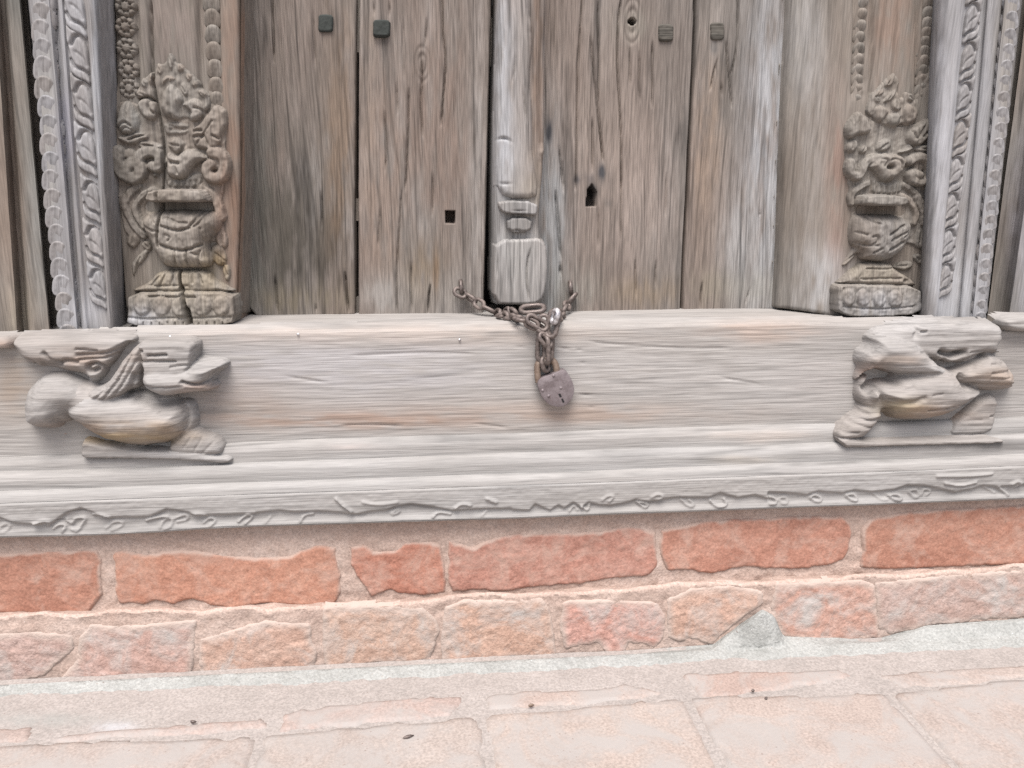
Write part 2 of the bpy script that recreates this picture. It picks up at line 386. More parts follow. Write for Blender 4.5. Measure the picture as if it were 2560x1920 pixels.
M_cement = earthy('grey_cement', [(.3, (.24, .245, .233)), (.5, (.30, .306, .294)), (.7, (.345, .352, .34))], speck=.8, bump=.8, dist=.003)
M_tile = earthy('dusty_pink_paving', [(.25, (.275, .24, .222)), (.5, (.33, .288, .265)), (.75, (.365, .328, .306))], bump=.25, dist=.0015, dust=(.32, .30, .285), use_obj=True, scale=.7, dust_lo=.42, dust_hi=.6)
M_joint = earthy('dusty_joint', [(.3, (.275, .252, .236)), (.5, (.312, .284, .266)), (.7, (.34, .312, .294))], bump=.4)
M_wall = earthy('old_brick_wall', [(.3, (.28, .12, .08)), (.5, (.38, .18, .12)), (.7, (.46, .27, .2))])

def metal(name, c1, c2, c3, rough=(.35, .75), met=.55):
    m = NT(name); tc = m.n('ShaderNodeTexCoord').outputs['Object']
    a = m.noise(tc, 120, 5, .65); b = m.noise(tc, 700, 3, .6)
    col = m.ramp(m.math('ADD', m.math('MULTIPLY', a, .7), m.math('MULTIPLY', b, .3)), [(.32, c1), (.5, c2), (.68, c3)])
    m.l(col, m.b.inputs['Base Color']); m.l(m.rng(a, .35, .65, rough[0], rough[1]), m.b.inputs['Roughness'])
    m.l(m.rng(a, .4, .6, met, met * .3), m.b.inputs['Metallic']); m.bump(m.math('ADD', a, b), .25, .0008); return m.m
M_iron = metal('rusty_iron', (.075, .06, .055), (.14, .115, .105), (.20, .16, .14))
M_lock = metal('lilac_grey_lock_iron', (.12, .096, .098), (.165, .138, .143), (.195, .168, .173), rough=(.45, .7), met=.35)
M_shackle = metal('rusty_shackle', (.12, .085, .065), (.19, .14, .108), (.25, .20, .165), met=.3)
M_steel = metal('worn_bright_steel', (.3, .28, .28), (.45, .43, .44), (.6, .6, .62), rough=(.2, .45), met=.9)
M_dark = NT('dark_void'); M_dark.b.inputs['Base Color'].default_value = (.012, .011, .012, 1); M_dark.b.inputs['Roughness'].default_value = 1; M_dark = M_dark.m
M_peg = metal('green_black_peg', (.016, .019, .017), (.028, .033, .030), (.05, .057, .052), met=0, rough=(.85, .95))

# ------------------------------------------------------------------ setting: ground, pavement
YD = .055; YP = .0; YS = -.045; YF = -.06       # door planks, jamb panels, jamb mouldings, threshold face
gm = mesh('ground', [(-40, -60, -.03), (40, -60, -.03), (40, 30, -.03), (-40, 30, -.03)], [(0, 1, 2, 3)])
g = link('ground', gm, M_joint, smooth=False); g['kind'] = 'structure'
cement_bot = c6((0, 1300), (460, 1310), (1050, 1270), (1600, 1265), (2098, 1220)) + c7((700, 1200), (1230, 1120), (1800, 1100)) + c8((200, 1020), (500, 985), (1000, 1025), (1700, 960), (2098, 930))
xs_w = np.concatenate([np.linspace(-1300, -40, 60), np.arange(-30, 2600, 6), np.linspace(2610, 3900, 60)])
# floor joint sheet
fl_back = np.array([on_floor((x, np.interp(x, [0, 2560], [1770, 1625])))[0] for x in (0, 2560)])
bx = np.arange(-1.6, 1.7, .006); by = np.concatenate([np.arange(-.62, -.10, .006)])
BX, BY = np.meshgrid(bx, by); BZ = -.0008 + .0012 * fbm(BX * 40, BY * 40, 4, 4)
q = np.arange(BX.size).reshape(BX.shape)
pv = link('pavement', mesh('pavement', np.stack([BX.ravel(), BY.ravel(), BZ.ravel()], 1), np.stack([q[:-1, :-1], q[:-1, 1:], q[1:, 1:], q[1:, :-1]], -1).reshape(-1, 4)), M_joint)
pv['kind'] = 'structure'; set_tint(pv.data, project(np.stack([BX.ravel(), BY.ravel(), BZ.ravel()], 1)), [(285, 1818, 46, 12, (.42, .43, .45), .8), (120, 1800, 160, 16, (.27, .275, .262), .6)])

def flat_slab(name, P, z, mat, parent, res=.006, amp=.0012, seed=1, edge=.006, thick=.0015, color=None):
    """paving piece: flat heightfield with worn rounded rims; P = outline in floor coordinates (x, y)"""
    P = np.asarray(P); x0, y0 = P.min(0) - .004; x1, y1 = P.max(0) + .004
    X, Y = np.meshgrid(np.arange(x0, x1 + res, res), np.arange(y0, y1 + res, res))
    d, ins = seg_dist(X, Y, P, True); d = np.where(ins, d, -d) + .004 * fbm(X * 60, Y * 60, seed + 3)
    t = np.clip(d / edge, 0, 1); h = thick * np.sqrt(np.clip(1 - (1 - t) ** 2, 0, 1)) - thick + np.minimum(d, 0) * 3
    h += amp * fbm(X * 25, Y * 25, seed, 4)
    keep = h > -thick * 1.7; f = keep[:-1, :-1] | keep[1:, :-1] | keep[:-1, 1:] | keep[1:, 1:]
    use = np.zeros(X.shape, bool)
    for a in (slice(None, -1), slice(1, None)):
        for b in (slice(None, -1), slice(1, None)): use[a, b] |= f
    idx = -np.ones(X.shape, int); idx[use] = np.arange(use.sum()); j, i = np.nonzero(f)
    me = mesh(name, np.stack([X[use], Y[use], z + h[use]], 1), np.stack([idx[j, i], idx[j, i + 1], idx[j + 1, i + 1], idx[j + 1, i]], 1))
    o = link(name, me, mat, parent); o.color = (*(color or (1, 1, 1)), 1); return o
def wob(P, amp, n=10, seed=0):
    P = np.asarray(P, float); out = []
    r = np.random.default_rng(seed)
    for i in range(len(P)):
        a, b = P[i], P[(i + 1) % len(P)]
        for t in np.linspace(0, 1, n, endpoint=False): out.append(a + (b - a) * t + r.normal(0, amp, 2))
    return smooth_poly(out, 1)
fpx = lambda pts: on_floor(pts, .002)[:, :2]
narrow = [c6((-260, 1440), (200, 1395), (170, 1480), (-260, 1530)), c6((290, 1470), (600, 1425), (1060, 1395), (1600, 1345), (1640, 1400), (1100, 1445), (310, 1492)),
          c7((-330, 1320), (0, 1265), (400, 1228), (770, 1218), (740, 1290), (700, 1335), (350, 1362), (0, 1392), (-330, 1420)),
          c7((905, 1215), (1130, 1185), (1500, 1180), (1760, 1140), (1930, 1165), (2020, 1200), (1500, 1262), (1150, 1282), (930, 1292)),
          c8((20, 1085), (400, 1065), (960, 1052), (1060, 1080), (1000, 1110), (560, 1180), (130, 1220)),
          c8((1230, 1085), (1600, 1055), (2300, 1015), (2300, 1075), (1800, 1128), (1350, 1150))]
ncol = [(1.0, .94, .92), (1.01, .94, .92), (1.01, .93, .91), (1.01, .95, .92), (1.02, .91, .87), (.99, .96, .94)]
for k, pl in enumerate(narrow): flat_slab('edging_brick', wob(fpx(pl), .0012, 8, k), .0015, M_tile, pv, res=.004, seed=k * 7, color=ncol[k])
# large tiles: back edges and joint directions read from the photo, each continued towards the viewer
jt = [((0 - 420, 1862), (-760, 1920 + 60)), ((652, 1830), (631, 1920)), ((1201, 1779), (1229, 1920)), ((1712, 1735), (1811, 1920)), ((2212, 1724), (2372, 1896)), ((2700, 1672), (2990, 1880))]
JW = [(fpx([a])[0], fpx([b])[0]) for a, b in jt]
def ext(j, y): a, b = JW[j]; t = (y - a[1]) / (b[1] - a[1]); return a + (b - a) * t
GAP = .005; tn = 0
for j in range(5):
    yb0, yb1 = JW[j][0][1] - .006, JW[j + 1][0][1] - .006
    for rw in range(2):
        f0 = .30 * rw; f1 = .30 * (rw + 1) - GAP * 2; sh = .13 * rw
        q = [ext(j, yb0 - f0) + (GAP + sh, 0), ext(j + 1, yb1 - f0) + (-GAP + sh, 0), ext(j + 1, yb1 - f1) + (-GAP + sh, 0), ext(j, yb0 - f1) + (GAP + sh, 0)]
        flat_slab('paving_tile', wob(q, .0012, 14, 50 + tn), .002, M_tile, pv, res=.006, seed=100 + tn, amp=.0015,
                  color=[(1, .985, .97), (.99, .985, .97), (1.03, 1, .97), (1.02, .985, .96), (1.0, .975, .955)][j]); tn += 1

# ------------------------------------------------------------------ brick plinth
plinth = thing('brick_plinth', 'low plinth of two brick courses set in mortar under the wooden threshold', 'brick plinth', (0, -.1, 0))
sill_bot = [(-400, 1353), (0, 1344), (300, 1337), (560, 1319), (860, 1310), (1000, 1305), (1280, 1297), (1600, 1284), (1920, 1272), (2200, 1262), (2560, 1247), (2900, 1234)]
face1_bot = [(0, 1532), (560, 1516), (860, 1503), (1280, 1481), (1700, 1455), (2100, 1438), (2560, 1405)]
up = lambda pts, d: [(x, y + d) for x, y in pts]
Y1, Y2, Y3 = -.076, -.102, -.138
r0 = xrow(up(sill_bot, -30), Y1, xs_w); r1 = xrow(face1_bot, Y1, xs_w); r2 = xrow(up(face1_bot, 5), Y2 + .004, xs_w); r2b = xrow(up(face1_bot, 12), Y2, xs_w)
cement_top = c6((0, 1180), (300, 1190), (1150, 1112), (1900, 1125)) + c7((100, 1080), (660, 1018), (1330, 1000), (1950, 930)) + c8((200, 905), (370, 780), (500, 690), (575, 730), (630, 855), (1200, 870), (1500, 790), (2098, 745))
r3 = xrow(up(cement_bot, -10), Y2, xs_w)
loft('mortar_bed', [r0, r1, r2, r2b, r3], M_mortar, plinth, nsub=[34, 6, 3, 36], amp=.0026, freq=(70, 90), seed=11, sharp=70, amp2=.007)
# back fill behind the plinth so that nothing shows under it
box('plinth_core', -1.6, 1.7, -.06, .3, -.02, .2, M_mortar, plinth)
rc0 = xrow(cement_top, Y2 - .001, xs_w); rc1 = xrow(up(cement_top, 8), Y2 - .009, xs_w); rcb = xrow(cement_bot, Y3 + .016, xs_w); rcb[:, 2] = np.maximum(rcb[:, 2], .004)
rce = rcb.copy(); rce[:, 1] -= .012 ; rce[:, 2] = .0015; rcf = rce.copy(); rcf[:, 1] -= .03; rcf[:, 2] = -.008
loft('cement_fillet', [rc0, rc1, rcb, rce, rcf], M_cement, plinth, nsub=[3, 16, 3, 4], amp=.0035, freq=(60, 60), seed=21, sharp=80, noise_dir=(0, -.8, .5))

def brick(name, pl, Y, mat, color, seed, Hh=.0040, amp=.0006, smear=.0034, grow=7, Rr=.004):
    P = np.asarray(pl, float); P = P + (P - P.mean(0)) / (np.abs(P - P.mean(0)).max(0)) * grow; P2 = []
    r = np.random.default_rng(seed)
    for i in range(len(P)):
        a, b = P[i], P[(i + 1) % len(P)]
        n = max(2, int(np.hypot(*(b - a)) / 10))
        for t in np.linspace(0, 1, n, endpoint=False): P2.append(a + (b - a) * t + r.normal(0, 1.0, 2))
    o = relief(name, [dict(poly=P2, H=Hh, R=Rr, it=1)], Y, mat, plinth, res=.0022, drop=.004, steep=2.5,
               extra=lambda X, Z, h: h + amp * 2.2 * fbm(X * 110, Z * 110, seed, 4) + amp * 1.5 * fbm(X * 22, Z * 22, seed + 3, 2) - .003 * np.clip(fbm(X * 60, Z * 90, seed + 6, 3) - .36, 0, .3), tint=None)
    V = np.array([v.co for v in o.data.vertices]); d, ins = seg_dist(V[:, 0], V[:, 2], at(smooth_poly(P2, 1), Y)[:, [0, 2]], True); d = np.where(ins, d, -d)
    al = np.clip(1.15 - (d - .0045 * fbm(V[:, 0] * 55, V[:, 2] * 55, seed + 8, 4)) / smear, 0, 1) ** 1.4 * .9
    cc4 = np.zeros((len(V), 4)); cc4[:, :3] = (.40, .31, .265) if mat is M_brick else (.395, .325, .285); cc4[:, 3] = al
    o.data.color_attributes['tint'].data.foreach_set('color', cc4.ravel())
    o.color = (*color, 1); return o
c1 = [(c6((-260, 375), (100, 362), (380, 347), (590, 342), (618, 400), (612, 500), (622, 590), (570, 650), (545, 700), (380, 712), (150, 700), (-260, 700)), (.90, .86, .86)),
      (c6((705, 365), (780, 345), (900, 372), (1060, 345), (1200, 345), (1340, 370), (1580, 390), (1750, 380), (1920, 315), (2030, 335), (2040, 420), (2062, 480), (2065, 580), (2025, 648), (1850, 658), (1620, 640), (1400, 675), (1280, 648), (1180, 618), (1060, 648), (960, 622), (900, 652), (740, 640), (712, 580), (718, 480)), (1.02, .98, .96)),
      (c7((105, 325), (180, 312), (240, 350), (360, 340), (420, 302), (560, 295), (622, 312), (652, 430), (655, 578), (520, 588), (370, 578), (330, 557), (220, 600), (190, 560), (135, 480), (100, 420)), (.95, .84, .84)),
      (c7((700, 275), (855, 318), (900, 290), (980, 262), (1150, 243), (1330, 242), (1500, 233), (1600, 232), (1770, 198), (1935, 232), (1940, 340), (1945, 420), (1890, 476), (1700, 488), (1500, 518), (1200, 542), (1000, 566), (900, 557), (725, 567), (697, 500)), (.95, .93, 1.0)),
      (c8((-95, 220), (20, 192), (150, 162), (400, 158), (640, 143), (860, 138), (980, 143), (1026, 182), (1035, 230), (1016, 320), (985, 378), (900, 408), (720, 431), (500, 428), (420, 418), (340, 428), (200, 460), (50, 438), (-65, 438), (-103, 360), (-112, 290)), (.97, .93, .95)),
      (c8((1114, 200), (1165, 152), (1350, 112), (1600, 92), (1850, 82), (2330, 60), (2330, 398), (2000, 408), (1750, 418), (1500, 428), (1250, 432), (1106, 427), (1122, 330)), (.92, .88, .88)),
      (c8((2420, 60), (3300, 10), (3300, 330), (2420, 385)), (1, 1, 1)), (c6((-1350, 400), (-350, 385), (-350, 705), (-1350, 725)), (1, .95, .95))]
for k, (pl, cc) in enumerate(c1): brick('brick', pl, Y1 + .001, M_brick, cc, 300 + k)
c2_ = [(c6((-260, 870), (200, 845), (430, 862), (438, 940), (350, 1010), (270, 1080), (100, 1130), (-260, 1165)), (.96, .95, 1.0)),
       (c6((560, 805), (800, 812), (1000, 792), (1175, 780), (1170, 900), (1150, 1108), (1000, 1106), (800, 1116), (700, 1136), (440, 1180), (325, 1165), (400, 1090), (480, 1000), (490, 880)), (1.0, .92, .94)),
       (c6((1240, 885), (1400, 842), (1600, 785), (1875, 795), (1888, 900), (1915, 960), (1895, 1116), (1700, 1106), (1500, 1116), (1250, 1120), (1232, 1000)), (1.06, .99, .95)),
       (c7((-60, 705), (0, 692), (300, 692), (520, 702), (585, 760), (615, 830), (560, 980), (530, 1035), (400, 1010), (250, 1010), (120, 1066), (-40, 1076), (-66, 900)), (1.03, .98, .93)),
       (c7((684, 692), (800, 655), (1000, 662), (1245, 645), (1295, 720), (1316, 850), (1325, 960), (1280, 1000), (1200, 968), (1000, 986), (820, 1006), (665, 1006), (662, 850)), (1.06, .98, .92)),
       (c7((1404, 665), (1640, 655), (1700, 655), (1955, 672), (1995, 760), (1985, 860), (1930, 925), (1880, 898), (1780, 890), (1760, 955), (1660, 955), (1600, 888), (1412, 925), (1384, 800)), (1.08, .87, .87)),
       (c8((-60, 645), (80, 584), (300, 564), (486, 602), (496, 660), (370, 740), (260, 836), (190, 895), (100, 860), (0, 876), (-58, 850)), (1.08, 1.0, .95)),
       (c8((604, 555), (900, 545), (1100, 535), (1175, 562), (1186, 700), (1196, 845), (1050, 886), (980, 886), (800, 868), (640, 848), (604, 790), (575, 690)), (1.04, .88, .85)),
       (c8((1205, 545), (1600, 505), (1900, 485), (2330, 470), (2330, 720), (1900, 740), (1500, 785), (1300, 826), (1222, 800)), (.93, .93, .97)),
       (c8((2420, 470), (3200, 430), (3200, 690), (2420, 720)), (1, .95, .95)), (c6((-1250, 880), (-350, 860), (-350, 1160), (-1250, 1180)), (1, .95, .95))]
for k, (pl, cc) in enumerate(c2_): brick('brick', pl, Y2 - .001, M_brick_pale, cc, 400 + k, amp=.0008, Hh=.0012, smear=.010, grow=8, Rr=.018)

# ------------------------------------------------------------------ wooden threshold
sill = thing('threshold_beam', 'long weathered grey wooden threshold with stepped mouldings and a carved lion at each end', 'door threshold', (0, -.06, .18))
top_f = [(-300, 860), (0, 851), (60, 847), (170, 843), (330, 834), (600, 828), (900, 824), (1280, 820), (1600, 813), (1960, 806), (2180, 811), (2380, 810), (2480, 824), (2900, 837)]
ed1 = [(-300, 1168), (0, 1152), (300, 1140), (590, 1115), (800, 1106), (1100, 1097), (1280, 1092), (1600, 1080), (1920, 1070), (2100, 1066), (2560, 1050), (2900, 1040)]
ed2 = [(-300, 1200), (0, 1190), (300, 1182), (640, 1167), (900, 1158), (1280, 1143), (1600, 1132), (1920, 1124), (2300, 1104), (2560, 1092)]
ed3 = [(-300, 1252), (0, 1240), (300, 1229), (640, 1217), (900, 1208), (1280, 1195), (1600, 1184), (1920, 1170), (2300, 1158), (2560, 1145)]
xs_s = np.concatenate([np.linspace(-900, -40, 50), np.arange(-30, 2600, 5), np.linspace(2610, 3500, 50)])
Ya, Yb, Yc = -.072, -.084, -.096
tp = xrow(top_f, YF, xs_s)
zc = tp[:, 2].copy(); ker = np.ones(61) / 61; zs_ = np.convolve(np.pad(zc, 30, 'edge'), ker, 'valid')
tb = tp.copy(); tb[:, 1] = .10; tb[:, 2] = zs_ + .004; tm = tp.copy(); tm[:, 1] += .012; tm[:, 2] = zs_ * .5 + zc * .5 + .002; tpd = tp.copy(); tpd[:, 2] -= .006; tpd[:, 1] -= .0015
st = dim([(1330, 1030, 500, 26, (.40, .32, .27), .5), (880, 1052, 330, 20, (.33, .235, .185), .8), (620, 1000, 130, 60, (.30, .24, .20), .6), (1010, 840, 500, 26, (.50, .42, .36), .55),
      (1900, 830, 120, 30, (.47, .37, .31), .6), (1450, 1040, 120, 18, (.36, .28, .23), .6), (850, 920, 400, 70, (.44, .43, .44), .6), (60, 1000, 90, 60, (.33, .27, .22), .5),
      (1750, 930, 500, 60, (.47, .455, .44), .5), (2040, 950, 80, 70, (.40, .375, .36), .5), (30, 930, 40, 80, (.30, .24, .19), .5)], .78)
fb = xrow(up(ed1, -6), YF - .002, xs_s)
loft('beam_top', [tb, tm, tp, tpd], W_sill, sill, nsub=[14, 6, 4], amp=.0004, freq=(14, 120), seed=31, tint=st, sharp=80, noise_dir=(0, -.5, .7))
cuts_s = [(v_, wd, dp) for v_, wd, dp in [
    (crop(640, 780, .2893)((700, 980), (900, 972), (1100, 975), (1300, 985)), .0006, .003), (crop(640, 780, .2893)((800, 375), (1000, 370), (1300, 352), (1700, 350), (1900, 360)), .0005, .002),
    (crop(640, 780, .2893)((240, 555), (400, 575), (640, 612)), .0005, .002), (crop(1280, 780, .2893)((370, 302), (530, 325)), .0007, .003), (crop(1280, 780, .2893)((530, 325), (625, 328)), .0011, .004),
    (crop(1280, 780, .2893)((570, 437), (650, 440)), .0013, .004), (crop(1280, 780, .2893)((560, 712), (720, 714)), .0009, .004), (crop(1280, 780, .2893)((650, 820), (720, 826)), .0011, .004),
    (crop(1280, 780, .2893)((640, 250), (900, 280), (1500, 315), (1900, 310)), .0005, .002), (crop(640, 780, .2893)((1860, 965), (2000, 975), (2200, 1002)), .0006, .002),
    (crop(1280, 780, .2893)((0, 298), (150, 305)), .0005, .002), (crop(1280, 780, .2893)((1780, 560), (1950, 590), (2150, 622)), .0005, .002)]]
face_poly = [(x, y + 3) for x, y in [(-500, 862)] + top_f[1:-1] + [(3000, 838)]] + [(3000, 1052), (2560, 1064), (1920, 1085), (1280, 1107), (800, 1121), (300, 1155), (-500, 1190)]
relief('beam', [dict(poly=face_poly, H=.001, R=.004, it=1)], YF - .001, W_sill, sill, res=.0015, drop=.02, steep=3, cuts=cuts_s, cut_gain=.75, grain=('h', .0005), tint=st)
def moulding(name, edge, nxt, Yf, Yback, mat, seed, tint=None):
    e = xrow(edge, Yf, xs_s); bk = e.copy(); bk[:, 1] = Yback + .01; bk[:, 2] += .0035
    e0 = e.copy(); e0[:, 1] += .006; e0[:, 2] += .0012; e1 = e.copy(); e1[:, 2] -= .008; e[:, 1] += .0020; e[:, 2] -= .0026
    bt = xrow(nxt, Yf, xs_s); bt[:, 2] -= .006
    return loft(name, [bk, e0, e, e1, bt], mat, sill, nsub=[5, 2, 3, 12], amp=.0004, freq=(14, 120), seed=seed, tint=tint, sharp=85, noise_dir=(0, -.8, .4))
dk = [(1900, 1090, 120, 16, (.44, .39, .35), .5), (880, 1118, 70, 7, (.38, .34, .32), .8), (1850, 1150, 90, 10, (.47, .43, .38), .5)]
moulding('upper_moulding', ed1, ed2, Ya, YF, W_band, 41, dk)
moulding('middle_moulding', ed2, ed3, Yb, Ya, W_band, 42, dk)
bt_top = xrow(ed3, Yc, xs_s)
def band_bottom(): 
    e = xrow(ed3, Yc, xs_s); bk = e.copy(); bk[:, 1] = Yb + .01; bk[:, 2] += .0035
    e0 = e.copy(); e0[:, 1] += .006; e0[:, 2] += .0012; e1 = e.copy(); e1[:, 2] -= .008; e[:, 1] += .0014; e[:, 2] -= .0022; e2 = xrow(up(ed3, 18), Yc - .0002, xs_s); e3 = e2.copy(); e3[:, 1] += .01
    loft('lower_moulding', [bk, e0, e, e1, e2, e3], W_band, sill, nsub=[5, 2, 2, 6, 2], amp=.0004, freq=(14, 120), seed=43, sharp=85, noise_dir=(0, -.8, .4))
band_bottom()
# carved vine band at the foot of the threshold
vine = [v1((0, 395), (120, 440), (330, 455), (470, 430), (560, 360), (700, 310), (790, 345), (960, 395), (1300, 385), (1440, 320), (1640, 350), (1700, 375), (1900, 370), (2210, 360)),
        v1((320, 430), (400, 395), (470, 405), (430, 445)), v1((10, 500), (20, 450), (80, 430), (110, 450), (70, 500), (20, 505)), v1((480, 470), (530, 435), (590, 445), (560, 495)),
        v1((590, 400), (640, 440), (660, 380), (760, 380), (720, 440), (690, 495), (640, 480)), v1((930, 470), (1000, 410), (1080, 420), (1060, 460), (980, 485)), v1((1280, 400), (1400, 370), (1460, 370)),
        v1((1400, 460), (1420, 400), (1500, 380), (1500, 450), (1440, 470)), v1((1520, 390), (1620, 345), (1640, 400), (1540, 415)), v1((820, 350), (900, 345), (960, 375)), v1((1660, 345), (1760, 335), (1800, 365)),
        v1((1770, 420), (1830, 375), (1880, 405), (1830, 445)), v1((2070, 410), (2150, 345), (2200, 370), (2130, 425)), v1((-600, 420), (-300, 430), (0, 395)),
        v2((0, 350), (200, 330), (340, 345), (440, 345), (560, 340), (720, 350), (870, 365), (980, 340), (1130, 330), (1200, 300), (1330, 275), (1500, 295), (1700, 335), (1900, 320), (2210, 315)),
        v2((390, 410), (420, 355), (500, 345)), v2((90, 420), (130, 375)), v2((700, 210), (760, 270), (830, 320)), v2((930, 240), (1060, 265), (1220, 240)), v2((1170, 345), (1230, 305), (1240, 335), (1180, 355)),
        v2((1720, 290), (1770, 250), (1850, 265)), v2((1950, 360), (1990, 320)), v2((1990, 210), (2060, 225), (2080, 245), (2020, 225)), v2((1530, 370), (1570, 330), (1680, 345)),
        v3((0, 395), (150, 400), (200, 345), (270, 380), (330, 400), (400, 355), (450, 385), (530, 330), (600, 380), (660, 330), (760, 355), (860, 360), (1000, 330), (1070, 305), (1180, 330), (1300, 300), (1450, 285), (1580, 290), (1700, 290), (1800, 250), (1950, 290), (2100, 265), (2210, 300)),
        v3((1070, 310), (1130, 365), (1180, 340), (1100, 315)), v3((1450, 290), (1500, 345), (1570, 350), (1520, 295)), v3((1190, 270), (1240, 235), (1300, 260), (1240, 300)), v3((1700, 300), (1750, 355), (1850, 340), (1820, 290)), v3((770, 290), (820, 250), (870, 260), (830, 300)), v3((490, 390), (530, 340), (560, 380)), v3((590, 350), (650, 390), (660, 340)),
        v4((0, 345), (130, 350), (330, 370), (430, 340), (640, 355), (740, 330), (900, 345), (1100, 320), (1200, 285), (1340, 290), (1480, 315), (1620, 350), (1760, 320), (1850, 290), (2000, 300), (2210, 280)),
        v4((350, 380), (390, 350), (460, 400), (400, 415), (350, 385)), v4((660, 360), (720, 345), (760, 405), (700, 400), (660, 365)), v4((900, 350), (960, 400), (1010, 395)), v4((1020, 360), (1100, 350), (1140, 395), (1080, 400), (1030, 370)), v4((1210, 320), (1270, 310), (1290, 370), (1240, 385), (1205, 335)), v4((1310, 360), (1330, 300), (1400, 330), (1350, 360)), v4((0, 375), (50, 385), (60, 430), (0, 430)), v4((80, 390), (140, 375), (160, 425), (100, 430), (80, 395)), v4((1430, 190), (1700, 190), (1900, 170)), v4((1500, 250), (1620, 275), (1760, 240)), v4((1850, 290), (1940, 340)), v4((1960, 290), (2050, 355)), v4((2070, 260), (2120, 230), (2160, 260), (2110, 290))]
bandp = up(ed3, 28) + up([(x, y) for x, y in sill_bot], -2)[::-1]
bandp = [(-1200, 1288)] + up([(x, y) for x, y in ed3], 14) + [(3300, 1128), (3300, 1218)] + sill_bot[::-1] + [(-1200, 1388)]
VMAIN = np.array(sorted(vine[0] + vine[14] + vine[24] + vine[32]))
def lip(X, Z, h):
    pp = project(np.stack([X.ravel(), np.full(X.size, Yc), Z.ravel()], 1)); ym = np.interp(pp[:, 0], VMAIN[:, 0], VMAIN[:, 1]).reshape(X.shape)
    d = (pp[:, 1].reshape(X.shape) - ym) / 1.3
    hid = (h > -.02)
    return h + hid * (.0050 / (1 + np.exp(np.clip(d, -20, 20))) + .0004 * fbm(X / .006, Z / .004, 77) + .0006 * fbm(X / .02, Z / .008, 78))
o = relief('carved_band', [dict(poly=bandp, H=.003, R=.003, it=1)], Yc + .0065, W_band, sill, res=.0015, drop=.05, steep=8,
           ridges=[(v_, .0018, .0030 + .0010 * math.sin(k * 2.3)) for k, v_ in enumerate(vine) if k not in (0, 14, 24, 32)] + [([(x, y - 9) for x, y in sill_bot], .0055, .0035)], extra=lip, grain=('h', .0005))
o['label'] = 'shallow worn vine carving running along the foot of the threshold'
xs_u = xs_s; ub = xrow(sill_bot, Yc - .001, xs_u); ub[:, 2] += .002; ub2 = ub.copy(); ub2[:, 1] = -.07
loft('underside', [ub, ub2], W_band, sill, nsub=3)
box('beam_core', -1.15, 1.25, -.045, .25, at([(1280, 1270)], YF)[0, 2], at([(1280, 840)], YF)[0, 2], W_sill, sill)
for k, (px, py) in enumerate([(745, 836), (1149, 850), (425, 842)]):
    c = at([(px, py)], YF - .004)[0]
    V = [c + np.array((.0018 * math.cos(a), -.0016 * (1 - r), .0018 * math.sin(a))) * np.array((r, 1, r)) for r in (1, .6) for a in np.linspace(0, 6.283, 9)[:-1]] + [c + np.array((0, -.0018, 0))]
    Fc = [(i, (i + 1) % 8, 8 + (i + 1) % 8, 8 + i) for i in range(8)] + [(8 + i, 8 + (i + 1) % 8, 16) for i in range(8)]
    link('nail', mesh('nail', V, Fc), M_steel, sill)

# ---- lion carvings at the two ends of the threshold
YL = YF + .002
LG = {1: [], 2: []}
def lr(n, name, shapes, Y0, mat, parent=None, cuts=(), **kw):
    q = dict(shapes[0]); q['n'] = name; q['cuts'] = list(cuts); q['soft'] = .0008 if name in ('base_strip', 'head', 'wing') else .0025; LG[n].append(q)
lt = dim([(330, 1080, 160, 26, (.34, .25, .17), .75), (150, 1078, 70, 16, (.30, .21, .17), .8), (210, 900, 130, 26, (.30, .235, .195), .8), (300, 1095, 130, 12, (.36, .28, .16), .5), (500, 975, 60, 14, (.34, .24, .19), .7)], .78)
body = L((560, 800), (600, 700), (700, 620), (820, 600), (1000, 650), (1240, 650), (1420, 690), (1600, 710), (1690, 770), (1700, 860), (1690, 960), (1600, 1060), (1480, 1110), (1250, 1140), (1050, 1118), (900, 1070), (780, 1005), (640, 910), (590, 860))
haunch = L((190, 780), (205, 690), (270, 585), (380, 500), (520, 480), (680, 535), (780, 600), (900, 640), (800, 740), (680, 800), (615, 850), (600, 905), (545, 950), (420, 985), (262, 962), (205, 900))
lr(1, 'lion_carving', [dict(poly=body, soft=.004, H=0.044, R=0.042, it=3)], YL, W_lion, sill, res=.0017, drop=.004, steep=4, grain=('h', .0020), tint=lt,
               cuts=[(L((1640, 960), (1700, 860), (1650, 780)), .003, .006), (L((1420, 720), (1520, 735), (1650, 730)), .0015, .003), (L((1450, 800), (1560, 790), (1660, 770)), .0015, .003), (L((1400, 790), (1540, 830)), .0012, .002), (L((900, 1075), (1100, 1070), (1480, 1050)), .002, .003), (L((900, 1098), (1150, 1105), (1480, 1080)), .0016, .0025)])
LN = 1
lr(LN, 'haunch', [dict(poly=haunch, soft=.004, H=0.04, R=0.036, it=3)], YL, W_lion, None, res=.0017, drop=.004, steep=4, grain=('h', .0020), tint=lt)
lr(LN, 'back', [dict(poly=L((360, 540), (560, 500), (720, 560), (950, 610), (1180, 650), (1000, 780), (760, 860), (640, 840), (520, 740)), H=.036, R=.030, it=3)], YL, W_lion)
cloud = L((105, 200), (150, 155), (600, 140), (1180, 140), (1215, 175), (1150, 220), (1060, 340), (980, 450), (900, 555), (790, 550), (770, 480), (640, 462), (480, 420), (300, 400), (210, 350), (150, 280))
